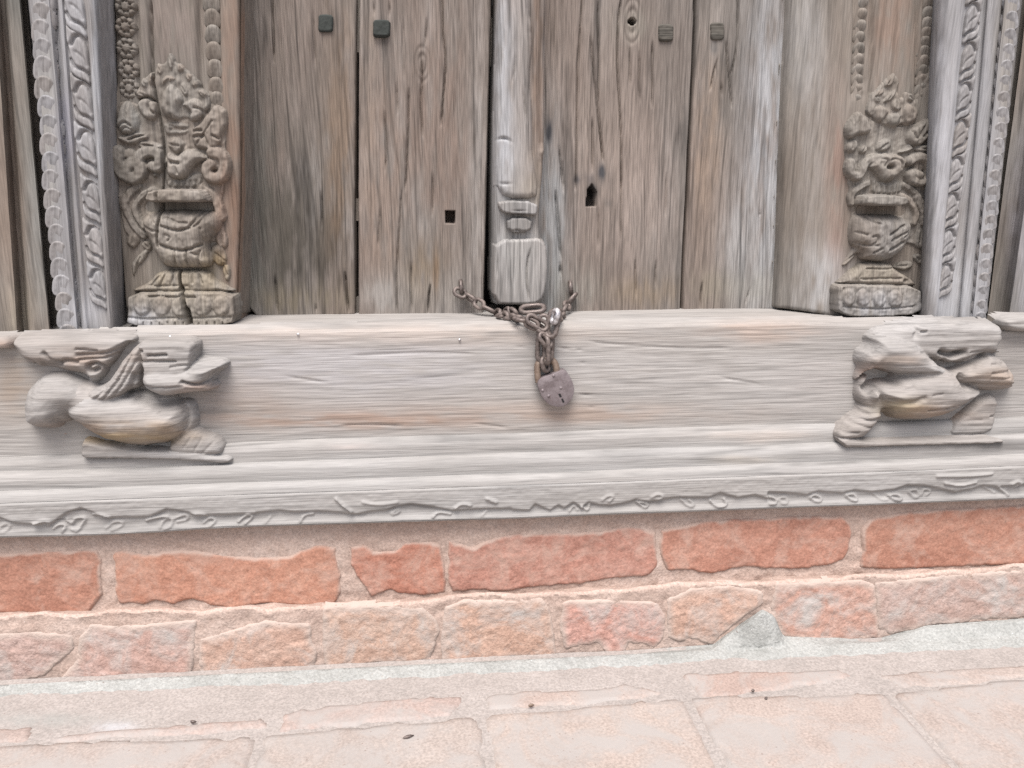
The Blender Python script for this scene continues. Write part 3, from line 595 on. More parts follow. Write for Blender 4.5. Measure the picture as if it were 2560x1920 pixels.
lr(LN, 'scroll_carving', [dict(poly=cloud, soft=.004, H=0.0252, R=.022)], YL, W_lion, None, res=.0017, drop=.004, grain=('h', .0022), tint=lt,
       cuts=[(L((1150, 230), (1060, 260), (940, 290), (730, 300)), .002, .006), (L((1100, 280), (1000, 320), (900, 330), (740, 340)), .0016, .005), (L((1040, 400), (960, 430), (920, 380), (850, 370), (810, 410), (850, 440), (900, 420)), .0028, .009), (L((720, 250), (900, 262)), .0014, .004), (L((720, 360), (640, 340), (560, 370), (480, 340), (430, 280)), .0022, .006), (L((560, 380), (480, 400), (400, 380)), .004, .008), (L((800, 520), (860, 500), (940, 530)), .0014, .003), (L((760, 500), (860, 540)), .0014, .003), (L((200, 330), (330, 360), (300, 390)), .002, .005)])
mane = L((1225, 205), (1310, 190), (1320, 260), (1310, 420), (1275, 480), (1270, 575), (1200, 625), (1080, 690), (980, 722), (860, 712), (810, 690), (800, 610), (960, 560), (1020, 470), (1100, 350))
gl = [(L((1180 - k * 52, 290 + k * 62 + 8), (1230 - k * 40, 330 + k * 58), (1290 - k * 36, 360 + k * 52)), .0012, .0013) for k in range(0)]
gl += [(L((1190 + k * 42 - 10, 260 + k * 40), (1100 + k * 42, 420 + k * 30), (1010 + k * 46, 560 + k * 24), (890 + k * 60, 690 + k * 4)), .0013, .0030) for k in range(-1, 3)]
lr(LN, 'wing', [dict(poly=mane, soft=.004, H=.037, R=0.012)], YL, W_lion, None, res=.0014, drop=.004, cuts=gl, grain=('h', .0018))
head = L((1235, 175), (1500, 160), (1740, 165), (1785, 220), (1765, 300), (1745, 420), (1660, 520), (1400, 560), (1290, 520), (1280, 300))
lr(LN, 'head', [dict(poly=head, soft=.004, H=0.036, R=0.008)], YL, W_lion, None, res=.0016, drop=.004, grain=('h', .0026),
       cuts=[(L((1240, 262), (1310, 258)), .0015, .006), (L((1370, 292), (1530, 290)), .0015, .006), (L((1300, 350), (1420, 345), (1600, 350)), .0012, .004), (L((1240, 380), (1300, 420)), .0025, .008), (L((1560, 395), (1720, 380)), .0012, .003)])
snout = L((1262, 490), (1320, 428), (1500, 425), (1660, 440), (1760, 345), (1860, 365), (2015, 378), (1985, 440), (1920, 480), (1890, 520), (1880, 560), (1935, 605), (1830, 640), (1700, 645), (1600, 665), (1480, 690), (1380, 660), (1290, 590))
lr(LN, 'snout', [dict(poly=snout, soft=.004, H=0.046, R=0.02)], YL, W_lion, None, res=.0016, drop=.004, grain=('h', .0024), tint=lt,
       cuts=[(L((1670, 525), (1760, 545), (1840, 545), (1900, 490), (1960, 440)), .0018, .008), (L((1290, 432), (1450, 430), (1640, 445)), .0014, .004), (L((1320, 610), (1420, 650), (1520, 655), (1640, 620)), .0014, .005), (L((1340, 560), (1500, 570), (1680, 560)), .0012, .003)])
lr(LN, 'leg', [dict(poly=L((1640, 700), (1740, 720), (1765, 880), (1750, 960), (1690, 1010), (1600, 1040), (1660, 940), (1690, 850)), soft=.004, H=0.0192, R=.014)], YL, W_lion, None, drop=.004, grain=('h', .0016))
paw = L((1560, 1060), (1640, 1000), (1760, 955), (1830, 1010), (1945, 1040), (1985, 1090), (2010, 1170), (1930, 1195), (1600, 1190), (1500, 1140))
lr(LN, 'paw', [dict(poly=paw, soft=.004, H=0.022, R=0.01)], YL, W_lion, None, drop=.004, grain=('h', .0014), cuts=[(L((1830, 1010), (1800, 1080), (1760, 1140)), .0016, .0012), (L((1940, 1045), (1890, 1110), (1830, 1160)), .0016, .0012), (L((1750, 970), (1720, 1040), (1660, 1110)), .0016, .0012)])
lr(LN, 'base_strip', [dict(poly=L((740, 1130), (745, 1225), (1000, 1228), (1600, 1235), (1900, 1260), (2070, 1268), (2105, 1210), (1960, 1180), (1600, 1150), (1300, 1130), (900, 1090), (760, 1040)), soft=.004, H=0.022, R=0.005)], YL, W_lion, None, drop=.004, grain=('h', .0018))
lr(LN, 'hind_leg', [dict(poly=L((360, 980), (620, 900), (760, 1010), (745, 1135), (490, 1145), (410, 1060)), soft=.004, H=.003, R=.01)], YL, W_lion, None, drop=.004, grain=('h', .0014), tint=[(160, 1095, 60, 40, (.30, .24, .2), .6)])
relief('end_ledge', [dict(poly=L((-700, 165), (-100, 158), (100, 160), (110, 232), (-100, 236), (-700, 250)), soft=.004, H=0.0207, R=.006)], YL, W_sill, sill, drop=.004, grain=('h', .0016), tint=[(0, 855, 60, 14, (.34, .25, .2), .7)])

rt = dim([(2260, 1020, 60, 20, (.33, .28, .17), .7), (2330, 1030, 100, 24, (.34, .25, .19), .6), (2490, 950, 70, 30, (.34, .26, .2), .6), (2180, 930, 40, 20, (.30, .22, .18), .8), (2250, 900, 60, 14, (.33, .26, .21), .6)], .78)
body2 = RR((430, 860), (470, 785), (600, 750), (760, 715), (960, 660), (1150, 600), (1330, 600), (1480, 690), (1560, 790), (1800, 870), (1710, 950), (1550, 1060), (1380, 1150), (1150, 1210), (900, 1205), (760, 1180), (660, 1110), (600, 1020), (480, 1020), (430, 940))
lr(2, 'lion_carving', [dict(poly=body2, soft=.004, H=0.046, R=0.042, it=3)], YL, W_lion, sill, res=.0017, drop=.004, steep=4, grain=('h', .0022), tint=rt,
               cuts=[(RR((600, 830), (700, 850), (800, 850), (920, 810)), .0025, .003), (RR((570, 880), (640, 930), (760, 960), (900, 950), (1010, 915)), .003, .0045), (RR((590, 950), (680, 990), (790, 990), (960, 960)), .002, .003), (RR((560, 780), (580, 900), (610, 1010)), .003, .005), (RR((1060, 1050), (1250, 1040), (1500, 1000)), .0012, .003), (RR((980, 1140), (1150, 1120), (1350, 1100)), .0014, .003), (RR((1100, 880), (1200, 870)), .0012, .002)])
LN = 2
cloud2 = RR((470, 290), (560, 190), (760, 165), (1060, 100), (1340, 95), (1600, 120), (1945, 120), (1945, 300), (1885, 390), (1965, 455), (1760, 440), (1560, 505), (1400, 565), (1290, 560), (1230, 520), (1000, 480), (700, 420), (520, 380))
lr(LN, 'scroll_carving', [dict(poly=cloud2, soft=.004, H=0.0252, R=.014)], YL, W_lion, None, drop=.004, grain=('h', .0018), tint=rt,
       cuts=[(RR((1230, 425), (1290, 455), (1370, 465), (1490, 435)), .0035, .012), (RR((1270, 440), (1360, 430), (1460, 430)), .003, .006), (RR((1560, 430), (1700, 415), (1900, 420)), .0014, .003), (RR((1030, 205), (1070, 205)), .0014, .005), (RR((930, 150), (1000, 190), (960, 240)), .004, .005)])
head2 = RR((400, 440), (450, 405), (500, 340), (475, 290), (560, 215), (880, 250), (1060, 350), (1140, 450), (1240, 520), (1290, 590), (1390, 640), (1310, 720), (1060, 725), (900, 720), (740, 705), (600, 640), (490, 650), (400, 780), (378, 760), (430, 620), (380, 560))
lr(LN, 'head', [dict(poly=head2, soft=.004, H=0.0414, R=.028)], YL, W_lion, None, drop=.004, grain=('h', .0030), tint=rt,
       cuts=[(RR((1000, 650), (1070, 690), (1160, 715)), .0016, .003), (RR((460, 280), (520, 310), (500, 380), (450, 400)), .003, .007), (RR((1010, 440), (1150, 460)), .0014, .003)])
haunch2 = RR((1390, 670), (1500, 570), (1640, 485), (1820, 445), (1980, 515), (2080, 605), (2145, 720), (2150, 850), (1980, 880), (1800, 872), (1560, 835), (1400, 770))
lr(LN, 'haunch', [dict(poly=haunch2, soft=.004, H=0.0370, R=.045, it=3)], YL, W_lion, None, drop=.004, steep=4, grain=('h', .0026), tint=rt,
       cuts=[(RR((1560, 800), (1800, 790), (2140, 800)), .0022, .005), (RR((1780, 660), (1950, 650), (2080, 665)), .0018, .004), (RR((1780, 720), (2000, 715)), .0014, .003), (RR((1800, 570), (2000, 575)), .0014, .003)])
leg2 = RR((425, 1030), (590, 1020), (640, 1100), (545, 1250), (440, 1360), (360, 1395), (160, 1410), (95, 1345), (200, 1240), (325, 1150), (395, 1100))
lr(LN, 'leg', [dict(poly=leg2, soft=.004, H=.034, R=.018)], YL, W_lion, None, drop=.004, grain=('h', .0014), cuts=[(RR((395, 1110), (480, 1100), (590, 1095)), .0018, .004), (RR((330, 1160), (430, 1170), (540, 1160)), .0018, .004), (RR((270, 1210), (350, 1230), (470, 1250)), .0016, .003), (RR((180, 1310), (320, 1300)), .0014, .003)])
lr(LN, 'base_strip', [dict(poly=RR((95, 1350), (160, 1450), (200, 1482), (900, 1454), (1500, 1438), (1900, 1426), (1950, 1396), (1880, 1360), (1500, 1366), (900, 1376), (450, 1392)), H=.032, R=.004, it=1)], YL, W_lion)
lr(LN, 'hind_leg', [dict(poly=RR((1790, 905), (1905, 940), (1875, 1180), (1810, 1345), (1500, 1352), (1340, 1352), (1420, 1200), (1570, 1080)), H=.018, R=.010, it=1)], YL, W_lion, cuts=[(RR((1800, 1145), (1890, 1140)), .0014, .004), (RR((1500, 1200), (1700, 1180)), .0014, .002)])
lr(LN, 'collar', [dict(stroke=RR((470, 800), (455, 880), (480, 960), (560, 1000)), soft=.004, H=0.0252, R=.012, w=22)], YL, W_lion, None, drop=.004, grain=('h', .0012))
relief('end_ledge', [dict(poly=RR((1955, 60), (2600, 40), (3600, 60), (3600, 260), (2400, 200), (2080, 188), (1960, 150)), soft=.004, H=0.0222, R=.006)], YL, W_sill, sill, drop=.004, grain=('h', .0016))


LC = {1: [(L((590, 840), (610, 890), (650, 950)), .005, .010), (L((1285, 440), (1270, 520), (1200, 625)), .0025, .008), (L((1300, 660), (1450, 715), (1640, 690)), .004, .010), (L((1190, 190), (1075, 345), (985, 470), (930, 540)), .0034, .010)],
      2: [(RR((390, 800), (470, 710), (560, 690), (660, 710)), .0060, .020), (RR((1230, 520), (1290, 560), (1400, 580), (1530, 540), (1680, 465)), .0035, .016), (RR((1390, 660), (1370, 720), (1420, 790)), .003, .008), (RR((600, 1030), (640, 1110), (540, 1260)), .004, .010)]}
for n, tt, lab in ((1, lt, 'weathered winged lion carved on the left end of the threshold, facing inwards'), (2, rt, 'weathered lion carved on the right end of the threshold, facing inwards')):
    ob = relief_group(LG[n], YL, W_lion, sill, res=.0016, k=480, cuts=LC[n], grain=('h', .0015), tint=tt, seed=n * 13, first_is_parent=True); ob[0]['label'] = lab

# ------------------------------------------------------------------ jambs
def zline(top, n0=190): 
    return np.concatenate([np.linspace(.30, .88, n0), np.linspace(.89, top, 14)])
def jamb_cols(xs0, xs1, y0, y1, Ys, zb, ztop=1.75):
    cs = [[(a, y0), (b, y1)] for a, b in zip(xs0, xs1)]
    z = np.concatenate([np.linspace(zb, .9, 200), np.linspace(.91, ztop, 14)])
    return cols(cs, z, Ys)
def motif(name, pieces, mat, res=.0011, Yd=YS):
    return pieces
# ---------- left jamb
jl = thing('carved_jamb', 'carved door jamb on the left with a brown vase relief split by a crack', 'door jamb', (-.62, 0, .4))
JB = at([(230, 834)], YS)[0, 2]; PB = at([(450, 817)], YP)[0, 2]
xs0 = [58, 70, 72, 76, 122, 127, 132, 140, 148, 154, 160, 212, 217, 224, 236, 246, 258, 270, 284, 290]
xs1 = [144, 156, 158, 161, 193, 196, 199, 204, 210, 215, 226, 270, 273, 276, 283, 289, 295, 303, 312, 318]
Ysl = [.06, .0, -.040, -.046, -.046, -.043, -.036, -.036, -.040, -.040, -.036, -.036, -.041, -.043, -.040, -.030, -.018, -.008, .004, .02]
tl = dim([(165, 330, 22, 90, (.30, .30, .36), .6), (215, 300, 24, 330, (.24, .205, .18), .6), (240, 250, 14, 500, (.46, .48, .51), .7), (200, 780, 60, 70, (.48, .49, .52), .6), (110, 400, 30, 330, (.36, .35, .32), .5)], .72)
lm = loft('moulding_board', [c for c in jamb_cols(xs0, xs1, 0, 830, Ysl, JB + .001)], W_strip, jl, nsub=3, amp=.0012, freq=(150, 12), seed=51, tint=tl, sharp=60)
lm['label'] = 'blue-grey moulding carved with a row of scales and a winding leaf vine'
def local_relief(shapes_mm, H_res=.0011, drop=.003, steep=4, cuts=(), noise=.0006, seed=0):
    """small carved motif around the origin (metres), returns mesh"""
    allp = np.concatenate([np.asarray(s['p']) for s in shapes_mm]); pad = .003 + max(s.get('w', 0) for s in shapes_mm)
    x0, z0 = allp.min(0) - pad; x1, z1 = allp.max(0) + pad
    X, Z = np.meshgrid(np.arange(x0, x1, H_res), np.arange(z0, z1, H_res)); h = np.full(X.shape, -1.)
    for s in shapes_mm:
        if 'w' in s: d, _ = seg_dist(X, Z, smooth_line(s['p'])); wv = s['w']; d = wv - d
        else: d, ins = seg_dist(X, Z, smooth_poly(s['p']), True); d = np.where(ins, d, -d)
        t = np.clip(d / s['R'], 0, 1); hh = s['H'] * np.sqrt(np.clip(1 - (1 - t) ** 2, 0, 1))
        if 'xf' in s: hh = hh * np.clip(1 - (np.abs(X) / s['xf']) ** 3, 0, 1)
        if 'tilt' in s: hh *= np.clip(.5 + s['tilt'] * (Z - s['p0']) / s['span'], .05, 1.3)
        h = np.maximum(h, np.where(d > 0, hh, d * steep))
    for c in cuts:
        dd, _ = seg_dist(X, Z, smooth_line(c[0])); h = h - c[2] * np.exp(-(dd / c[1]) ** 2)
    h += noise * fbm(X / .004, Z / .012, seed)
    keep = h > -drop; f = keep[:-1, :-1] | keep[1:, :-1] | keep[:-1, 1:] | keep[1:, 1:]
    use = np.zeros(X.shape, bool)
    for a in (slice(None, -1), slice(1, None)):
        for b in (slice(None, -1), slice(1, None)): use[a, b] |= f
    idx = -np.ones(X.shape, int); idx[use] = np.arange(use.sum()); j, i = np.nonzero(f)
    me = mesh('m', np.stack([X[use], -np.maximum(h, -drop * 2)[use], Z[use]], 1), np.stack([idx[j, i], idx[j, i + 1], idx[j + 1, i + 1], idx[j + 1, i]], 1))
    return me
def px2m(pts, cx, cy, Y, flip=1):
    c = at([(cx, cy)], Y)[0]; p = at(pts, Y)[:, [0, 2]] - c[[0, 2]]
    return p * np.array([flip, 1])
def place(name, me, mat, p, parent, rot=0, sc=1.0):
    o = bpy.data.objects.new(name, me); COL.objects.link(o)
    if not me.materials: me.materials.append(mat); me.polygons.foreach_set('use_smooth', np.ones(len(me.polygons), bool))
    o.parent = parent; o.location = p; o.rotation_euler = (0, rot, 0); o.scale = (sc, 1, sc); return o
def resample(pts, n_up, period):
    """continue the row of motifs above the frame"""
    a, b = np.array(pts[0]), np.array(pts[1]); d = a - b; return [tuple(a + d * (k + 1)) for k in range(n_up)][::-1] + list(pts)
# scale (scallop) row
sc_pts = E((410, 20), (410, 190), (430, 375), (440, 550), (445, 750), (465, 940), (490, 1130), (495, 1310), (515, 1495)) + F((480, 50), (500, 225), (512, 385), (530, 550), (542, 710), (562, 860), (580, 1020), (600, 1180), (612, 1330), (632, 1475))
wv_ = .0125; hv = .024
wv_ = .0120
scal = local_relief([dict(p=[(-wv_, -hv), (-wv_, -.012), (-wv_ * .9, -.006), (-wv_ * .5, -.0008), (0, .0008), (wv_ * .5, -.0008), (wv_ * .9, -.006), (wv_, -.012), (wv_, -hv), (wv_ * .5, -hv - .003), (-wv_ * .5, -hv - .003)], H=.0046, R=.0020, xf=.0118, tilt=1.0, p0=-hv * .5, span=hv)], noise=.0012, seed=3)
sl = lambda pts: [(x - 2, y) for x, y in pts]
for k, p in enumerate(resample(sc_pts, 5, 0)):
    q = at([p], YS)[0]; place('scale', scal, W_strip, (q[0], YS + .0012, q[2]), lm, rot=R_(8 + 2 * math.sin(k)), sc=1.0 + .04 * math.sin(k * 1.7))
# vine row
def vine_mesh(flip):
    e = lambda *pts: px2m(E(*pts), 770 * .2532, 530 * .2532, YS, flip)
    return local_relief([dict(p=e((630, 225), (665, 262), (700, 295), (780, 325), (830, 385), (850, 600), (864, 845), (815, 782), (735, 752), (690, 712), (662, 680), (645, 450)), H=.0050, R=.0024)], noise=.0012, seed=6,
        cuts=[(e((676, 575), (700, 625), (740, 655), (810, 680), (862, 760)), .0016, .0062), (e((690, 430), (715, 360), (760, 345), (800, 385), (846, 460)), .0019, .0055), (e((650, 430), (668, 520), (690, 600)), .0013, .003), (e((730, 500), (800, 560), (830, 640)), .0012, .0018)])
vl = vine_mesh(1); vr = vine_mesh(-1)
vp = [(184, 15), (195, 134), (205, 253), (213, 372), (226, 497), (232, 608), (242, 716)]
for k, p in enumerate(resample(vp, 3, 0)):
    q = at([p], YS)[0]; place('vine_leaf', vl, W_strip, (q[0], YS + .0095, q[2]), lm, sc=1.06 if k < 7 else .99, rot=R_(-2))

# panel with the vase
crackL = [(A((478, -560), (484, -250), (490, 0), (498, 450), (560, 740), (600, 950), (625, 1200), (610, 1659)), .0012, .012), (B((605, 0), (620, 200), (590, 600), (605, 660)), .0011, .010),
          (B((820, 930), (838, 1060), (855, 1160)), .0011, .022), (B((853, 1140), (890, 1290), (928, 1420)), .0018, .026), (B((920, 1380), (945, 1500), (962, 1650)), .0027, .028)]
pan = [(288, -20), (505, -20), (602, -20), (603, 231), (605, 487), (597, 690), (594, 820), (318, 822), (302, 620), (292, 480), (287, 300)]
pan_up = [(262, -620), (612, -620)]
tp_ = dim([(575, 300, 26, 900, (.255, .18, .14), .7), (590, 560, 14, 260, (.26, .165, .12), .6), (430, 60, 75, 110, (.30, .245, .22), .5), (315, 120, 28, 130, (.16, .14, .12), .6), (340, 800, 70, 30, (.46, .46, .47), .7), (450, 740, 120, 60, (.37, .335, .28), .6), (330, 300, 40, 50, (.30, .285, .26), .5), (520, 660, 30, 40, (.25, .20, .13), .6)], .72)
flat_l = relief('panel', [dict(poly=[(262, -620), (612, -620), (602, -20), (603, 231), (605, 487), (597, 690), (594, 819), (318, 820), (302, 620), (292, 480), (287, 300), (284, -20)], H=.010, R=.006, it=1)], YP + .012, W_jamb, jl, res=.0019, drop=.05, steep=10,
                cuts=crackL + [([(346, -600), (349, 120), (356, 260)], .0022, .006), ([(503, -600), (505, 100), (510, 330)], .0035, .008), ([(549, -600), (551, 100), (556, 330)], .0018, .005), ([(296, -600), (296, 240)], .003, .006), ([(322, -600), (322, 250)], .009, .005), ([(528, -600), (532, 100), (538, 240)], .008, .005)],
                grain=('v', .0012), tint=tp_, top_z=.9)
flat_l['label'] = 'tall flat panel with reddish right edge and a vase carved at its foot'
# side cheek of the jamb towards the door
ch = cols([[(603, -20), (603, 231), (605, 487), (597, 690), (594, 819)]], np.concatenate([np.linspace(PB, .9, 60), np.linspace(.91, 1.7, 8)]), [YP + .004])[0]
ch2 = ch.copy(); ch2[:, 1] = .09
loft('cheek', [ch, ch2], W_jamb, jl, nsub=4, tint=[(600, 400, 60, 900, (.26, .17, .12), .7)])
box('post_core', -1.0, at([(310, 700)], .01)[0, 0], .02, .22, PB - .01, 1.7, W_jamb, jl)
box('post_core', at([(310, 700)], .01)[0, 0] - .01, at([(592, 700)], .01)[0, 0] - .012, .03, .22, PB - .01, 1.7, W_jamb, jl)
YV = YP + .003
def rosette(parent, pts, rad, mat, Y, seed):
    s = rad
    cir = lambda r: [(s * r * math.cos(a), s * r * math.sin(a)) for a in np.linspace(0, 6.283, 15)[:-1]]
    rad_c = [([(s * .42 * math.cos(a), s * .42 * math.sin(a)), (s * 1.0 * math.cos(a), s * 1.0 * math.sin(a))], .0011, .003) for a in np.linspace(0, 6.283, 9)[:-1]]
    ring = [([(s * .48 * math.cos(a), s * .48 * math.sin(a)) for a in np.linspace(0, 6.283, 15)], .0014, .003)]
    me = local_relief([dict(p=cir(1.0), H=.006, R=.006)], H_res=.001, noise=.0016, seed=seed, cuts=rad_c + ring)
    for k, p in enumerate(pts):
        q = at([p], Y)[0]; place('rosette', me, mat, (q[0], Y, q[2]), parent, rot=k * .7)
def beadrow(parent, pts, wd, ht, mat, Y, seed):
    me = local_relief([dict(p=[(-wd, -ht), (-wd, 0), (-wd * .6, ht * .85), (0, ht), (wd * .6, ht * .85), (wd, 0), (wd, -ht), (0, -ht * 1.1)], H=.007, R=.006, tilt=.8, p0=0, span=ht * 2)], H_res=.001, noise=.0012, seed=seed)
    for k, p in enumerate(pts):
        q = at([p], Y)[0]; place('bead', me, mat, (q[0], Y, q[2]), parent, rot=.1 * math.sin(k * 3.1))
rosette(flat_l, resample([(315, 17), (315, 68), (318, 121), (322, 174), (325, 222)], 5, 0), .0125, W_jamb, YV + .002, 5)
beadrow(flat_l, resample([(528, 5), (531, 44), (533, 84), (535, 126), (538, 170), (541, 214), (543, 250)], 7, 0), .010, .0105, W_jamb, YV + .002, 8)

tv = dim([(460, 690, 130, 60, (.36, .31, .235), .7), (350, 800, 60, 28, (.50, .51, .54), .8), (545, 660, 22, 30, (.24, .18, .10), .8), (330, 310, 30, 40, (.36, .36, .34), .6), (560, 500, 26, 120, (.31, .21, .16), .6), (480, 800, 110, 26, (.42, .385, .33), .6), (420, 520, 70, 60, (.29, .26, .22), .5)], .72)
VG = []
def vp_(name, poly=None, stroke=None, H=.012, R=.008, w=20, cuts=(), base=None, **k):
    q = dict(n=name, H=H * (1.0 if name == 'vase_rim' else .9 if name in ('vase', 'lotus_slope', 'lotus_plinth', 'lotus_petal') else .68), R=R * .55, w=w, cuts=[(c[0], c[1] * .9, c[2] * .8) for c in cuts])
    if poly: q['poly'] = poly
    else: q['stroke'] = stroke
    if name in ('lotus_plinth', 'vase_rim', 'petal', 'flame_crest', 'shoulder_leaf', 'side_leaf', 'vase_leaf', 'lotus_slope', 'swag_leaf'): q['it'] = 1
    if poly and name in ('petal', 'shoulder_leaf', 'side_leaf', 'vase_leaf', 'blossom'):   # leaf vein from the tip to the heart of the leaf
        P_ = np.asarray(poly); ce = P_.mean(0); i_ = np.argmax(((P_ - ce) ** 2).sum(1)); tip = P_[i_]
        q['cuts'] = q['cuts'] + [([tuple(tip * .8 + ce * .2), tuple(ce * 1.25 - tip * .25)], .0011, .0026)]
    if base: q['base'] = base * .9
    VG.append(q)
def carve_noise(X, Z, h): return h + np.where(h > .001, .0022 * fbm(X / .007, Z / .007, 91, 2), 0)
def vase_build(parent, tint, cuts, seed):
    global VG
    relief_group(VG, YV, W_jamb, parent, res=.0012, k=1500, cuts=cuts, grain=('v', .0013), tint=tint, seed=seed, steep=6, extra=carve_noise); VG = []
vp_('foliage', A((60, 620), (180, 600), (300, 640), (560, 780), (1060, 780), (1180, 660), (1320, 700), (1330, 1100), (1300, 1600)) + B((1260, 200), (1300, 500), (1330, 640), (1000, 600), (600, 560), (330, 560), (160, 560), (90, 300), (70, 0)) + A((60, 1400), (40, 900)), H=.005, R=.004)
vp_('flame_crest', A((660, 40), (720, 100), (740, 170), (800, 165), (840, 230), (900, 260), (950, 320), (1010, 400), (1010, 460), (1090, 490), (1130, 560), (1130, 680), (1060, 760), (920, 860), (860, 800), (740, 850), (600, 800), (560, 740), (520, 640), (480, 580), (380, 560), (300, 600), (270, 500), (330, 420), (330, 350), (390, 330), (440, 280), (500, 250), (510, 170), (590, 190), (630, 120)), H=.009, R=.006)
for k, pl in enumerate([A((660, 60), (715, 120), (722, 200), (690, 290), (640, 210)), A((512, 182), (590, 215), (605, 290), (560, 325), (515, 260)), A((750, 180), (810, 185), (845, 240), (800, 305), (745, 270)), A((845, 270), (930, 305), (925, 370), (880, 405), (840, 330)), A((925, 360), (1000, 400), (995, 470), (915, 460)), A((1000, 470), (1090, 500), (1125, 590), (1050, 580), (985, 530)), A((335, 350), (420, 365), (425, 440), (370, 475), (325, 410)), A((290, 480), (390, 495), (415, 560), (330, 575), (278, 540)), A((440, 300), (500, 300), (520, 420), (470, 480), (430, 400)), A((590, 330), (690, 310), (760, 370), (640, 400), (580, 480)), A((770, 390), (850, 420), (900, 520), (860, 580), (800, 500))]):
    vp_('petal', pl, H=.0145, R=.007)
vp_('bud', A((670, 390), (760, 460), (830, 560), (830, 620), (780, 680), (760, 740), (790, 800), (740, 840), (650, 820), (590, 760), (550, 680), (560, 560), (590, 480)), H=.021, R=.016)
vp_('curl', A((780, 660), (840, 610), (960, 575), (1040, 620), (1070, 720), (1050, 790), (980, 845), (910, 850), (880, 790), (900, 740), (860, 690)), H=.018, R=.010, cuts=[(A((960, 690), (1020, 700), (1060, 740)), .0014, .005), (A((840, 760), (900, 740)), .003, .006)])
vp_('curl', A((290, 620), (370, 565), (450, 600), (520, 640), (550, 740), (510, 830), (460, 850), (390, 820), (330, 760), (300, 700)), H=.017, R=.010, cuts=[(A((440, 620), (430, 720), (490, 760)), .0018, .006)])
vp_('shoulder_leaf', A((100, 620), (180, 590), (260, 700), (320, 820), (300, 950), (220, 1000), (120, 990), (50, 930), (38, 850), (65, 740)), H=.019, R=.012, cuts=[(A((80, 920), (150, 850), (230, 900)), .0016, .005), (A((100, 960), (170, 910), (240, 950)), .0014, .004)])
vp_('shoulder_leaf', A((1110, 740), (1180, 640), (1310, 690), (1335, 760), (1330, 880), (1250, 1150), (1100, 1180), (960, 1160), (920, 1040), (900, 950), (1020, 850), (1060, 780)), H=.016, R=.011, cuts=[(A((910, 980), (960, 960), (1030, 950)), .0022, .007), (A((960, 1030), (1030, 1020)), .0022, .006), (A((1170, 1010), (1240, 1050)), .0016, .005), (A((1060, 1000), (1120, 1120)), .0016, .004)])
vp_('side_leaf', A((60, 1010), (180, 1010), (300, 960), (420, 980), (430, 1040), (320, 1090), (260, 1130), (140, 1100), (70, 1060)), H=.014, R=.008, cuts=[(A((200, 1060), (320, 1010), (420, 1010)), .0012, .004)])
vp_('side_leaf', A((290, 1110), (360, 1060), (480, 1080), (580, 1120), (570, 1170), (430, 1140), (340, 1170)), H=.013, R=.007)
vp_('blossom', A((620, 1100), (700, 1020), (800, 1050), (850, 1100), (820, 1160), (760, 1230), (680, 1180)), H=.013, R=.010)
vp_('blossom', A((600, 850), (760, 860), (890, 870), (890, 980), (820, 1010), (690, 1000), (610, 1000)), H=.009, R=.006, cuts=[(A((690, 940), (880, 930)), .0018, .005)])
vp_('scroll', stroke=A((70, 1200), (75, 1330), (130, 1450), (240, 1510), (320, 1470), (340, 1380), (290, 1330), (220, 1330), (190, 1390)), H=.021, R=.009, w=17)
vp_('scroll', stroke=A((300, 1310), (340, 1220), (430, 1185), (540, 1220), (565, 1310), (520, 1380), (470, 1365)), H=.019, R=.008, w=14)
vp_('scroll', A((130, 1160), (230, 1150), (300, 1200), (290, 1290), (200, 1310), (130, 1270)), H=.016, R=.010)
vp_('bud', A((460, 1450), (510, 1410), (555, 1450), (520, 1500), (480, 1490)), H=.015, R=.008)
vp_('swag_leaf', A((640, 1190), (740, 1250), (780, 1200), (880, 1160), (1000, 1180), (1100, 1240), (1130, 1290), (1060, 1310), (960, 1360), (900, 1440), (850, 1500), (760, 1520), (660, 1490), (620, 1420), (620, 1280)), H=.025, R=.016, cuts=[(A((690, 1320), (780, 1325)), .0022, .008), (A((740, 1360), (760, 1440)), .0016, .005)])
vp_('scroll', stroke=A((1160, 1210), (1270, 1220), (1310, 1340), (1280, 1470), (1190, 1515), (1110, 1470), (1085, 1380), (1140, 1340)), H=.021, R=.009, w=15)
vp_('scroll', A((1130, 1290), (1200, 1200), (1270, 1240), (1265, 1400), (1200, 1430), (1140, 1380)), H=.013, R=.010)
vp_('drape', A((640, 1510), (760, 1530), (880, 1500), (960, 1420), (1060, 1450), (1040, 1570), (960, 1610), (640, 1610)), H=.009, R=.006, cuts=[(A((700 + k * 70, 1530), (700 + k * 70, 1600)), .0014, .004) for k in range(5)])
vp_('vase_rim', B((460, 8), (1040, 8), (1120, 100), (1132, 175), (430, 168), (418, 130)), H=.034, R=.004)
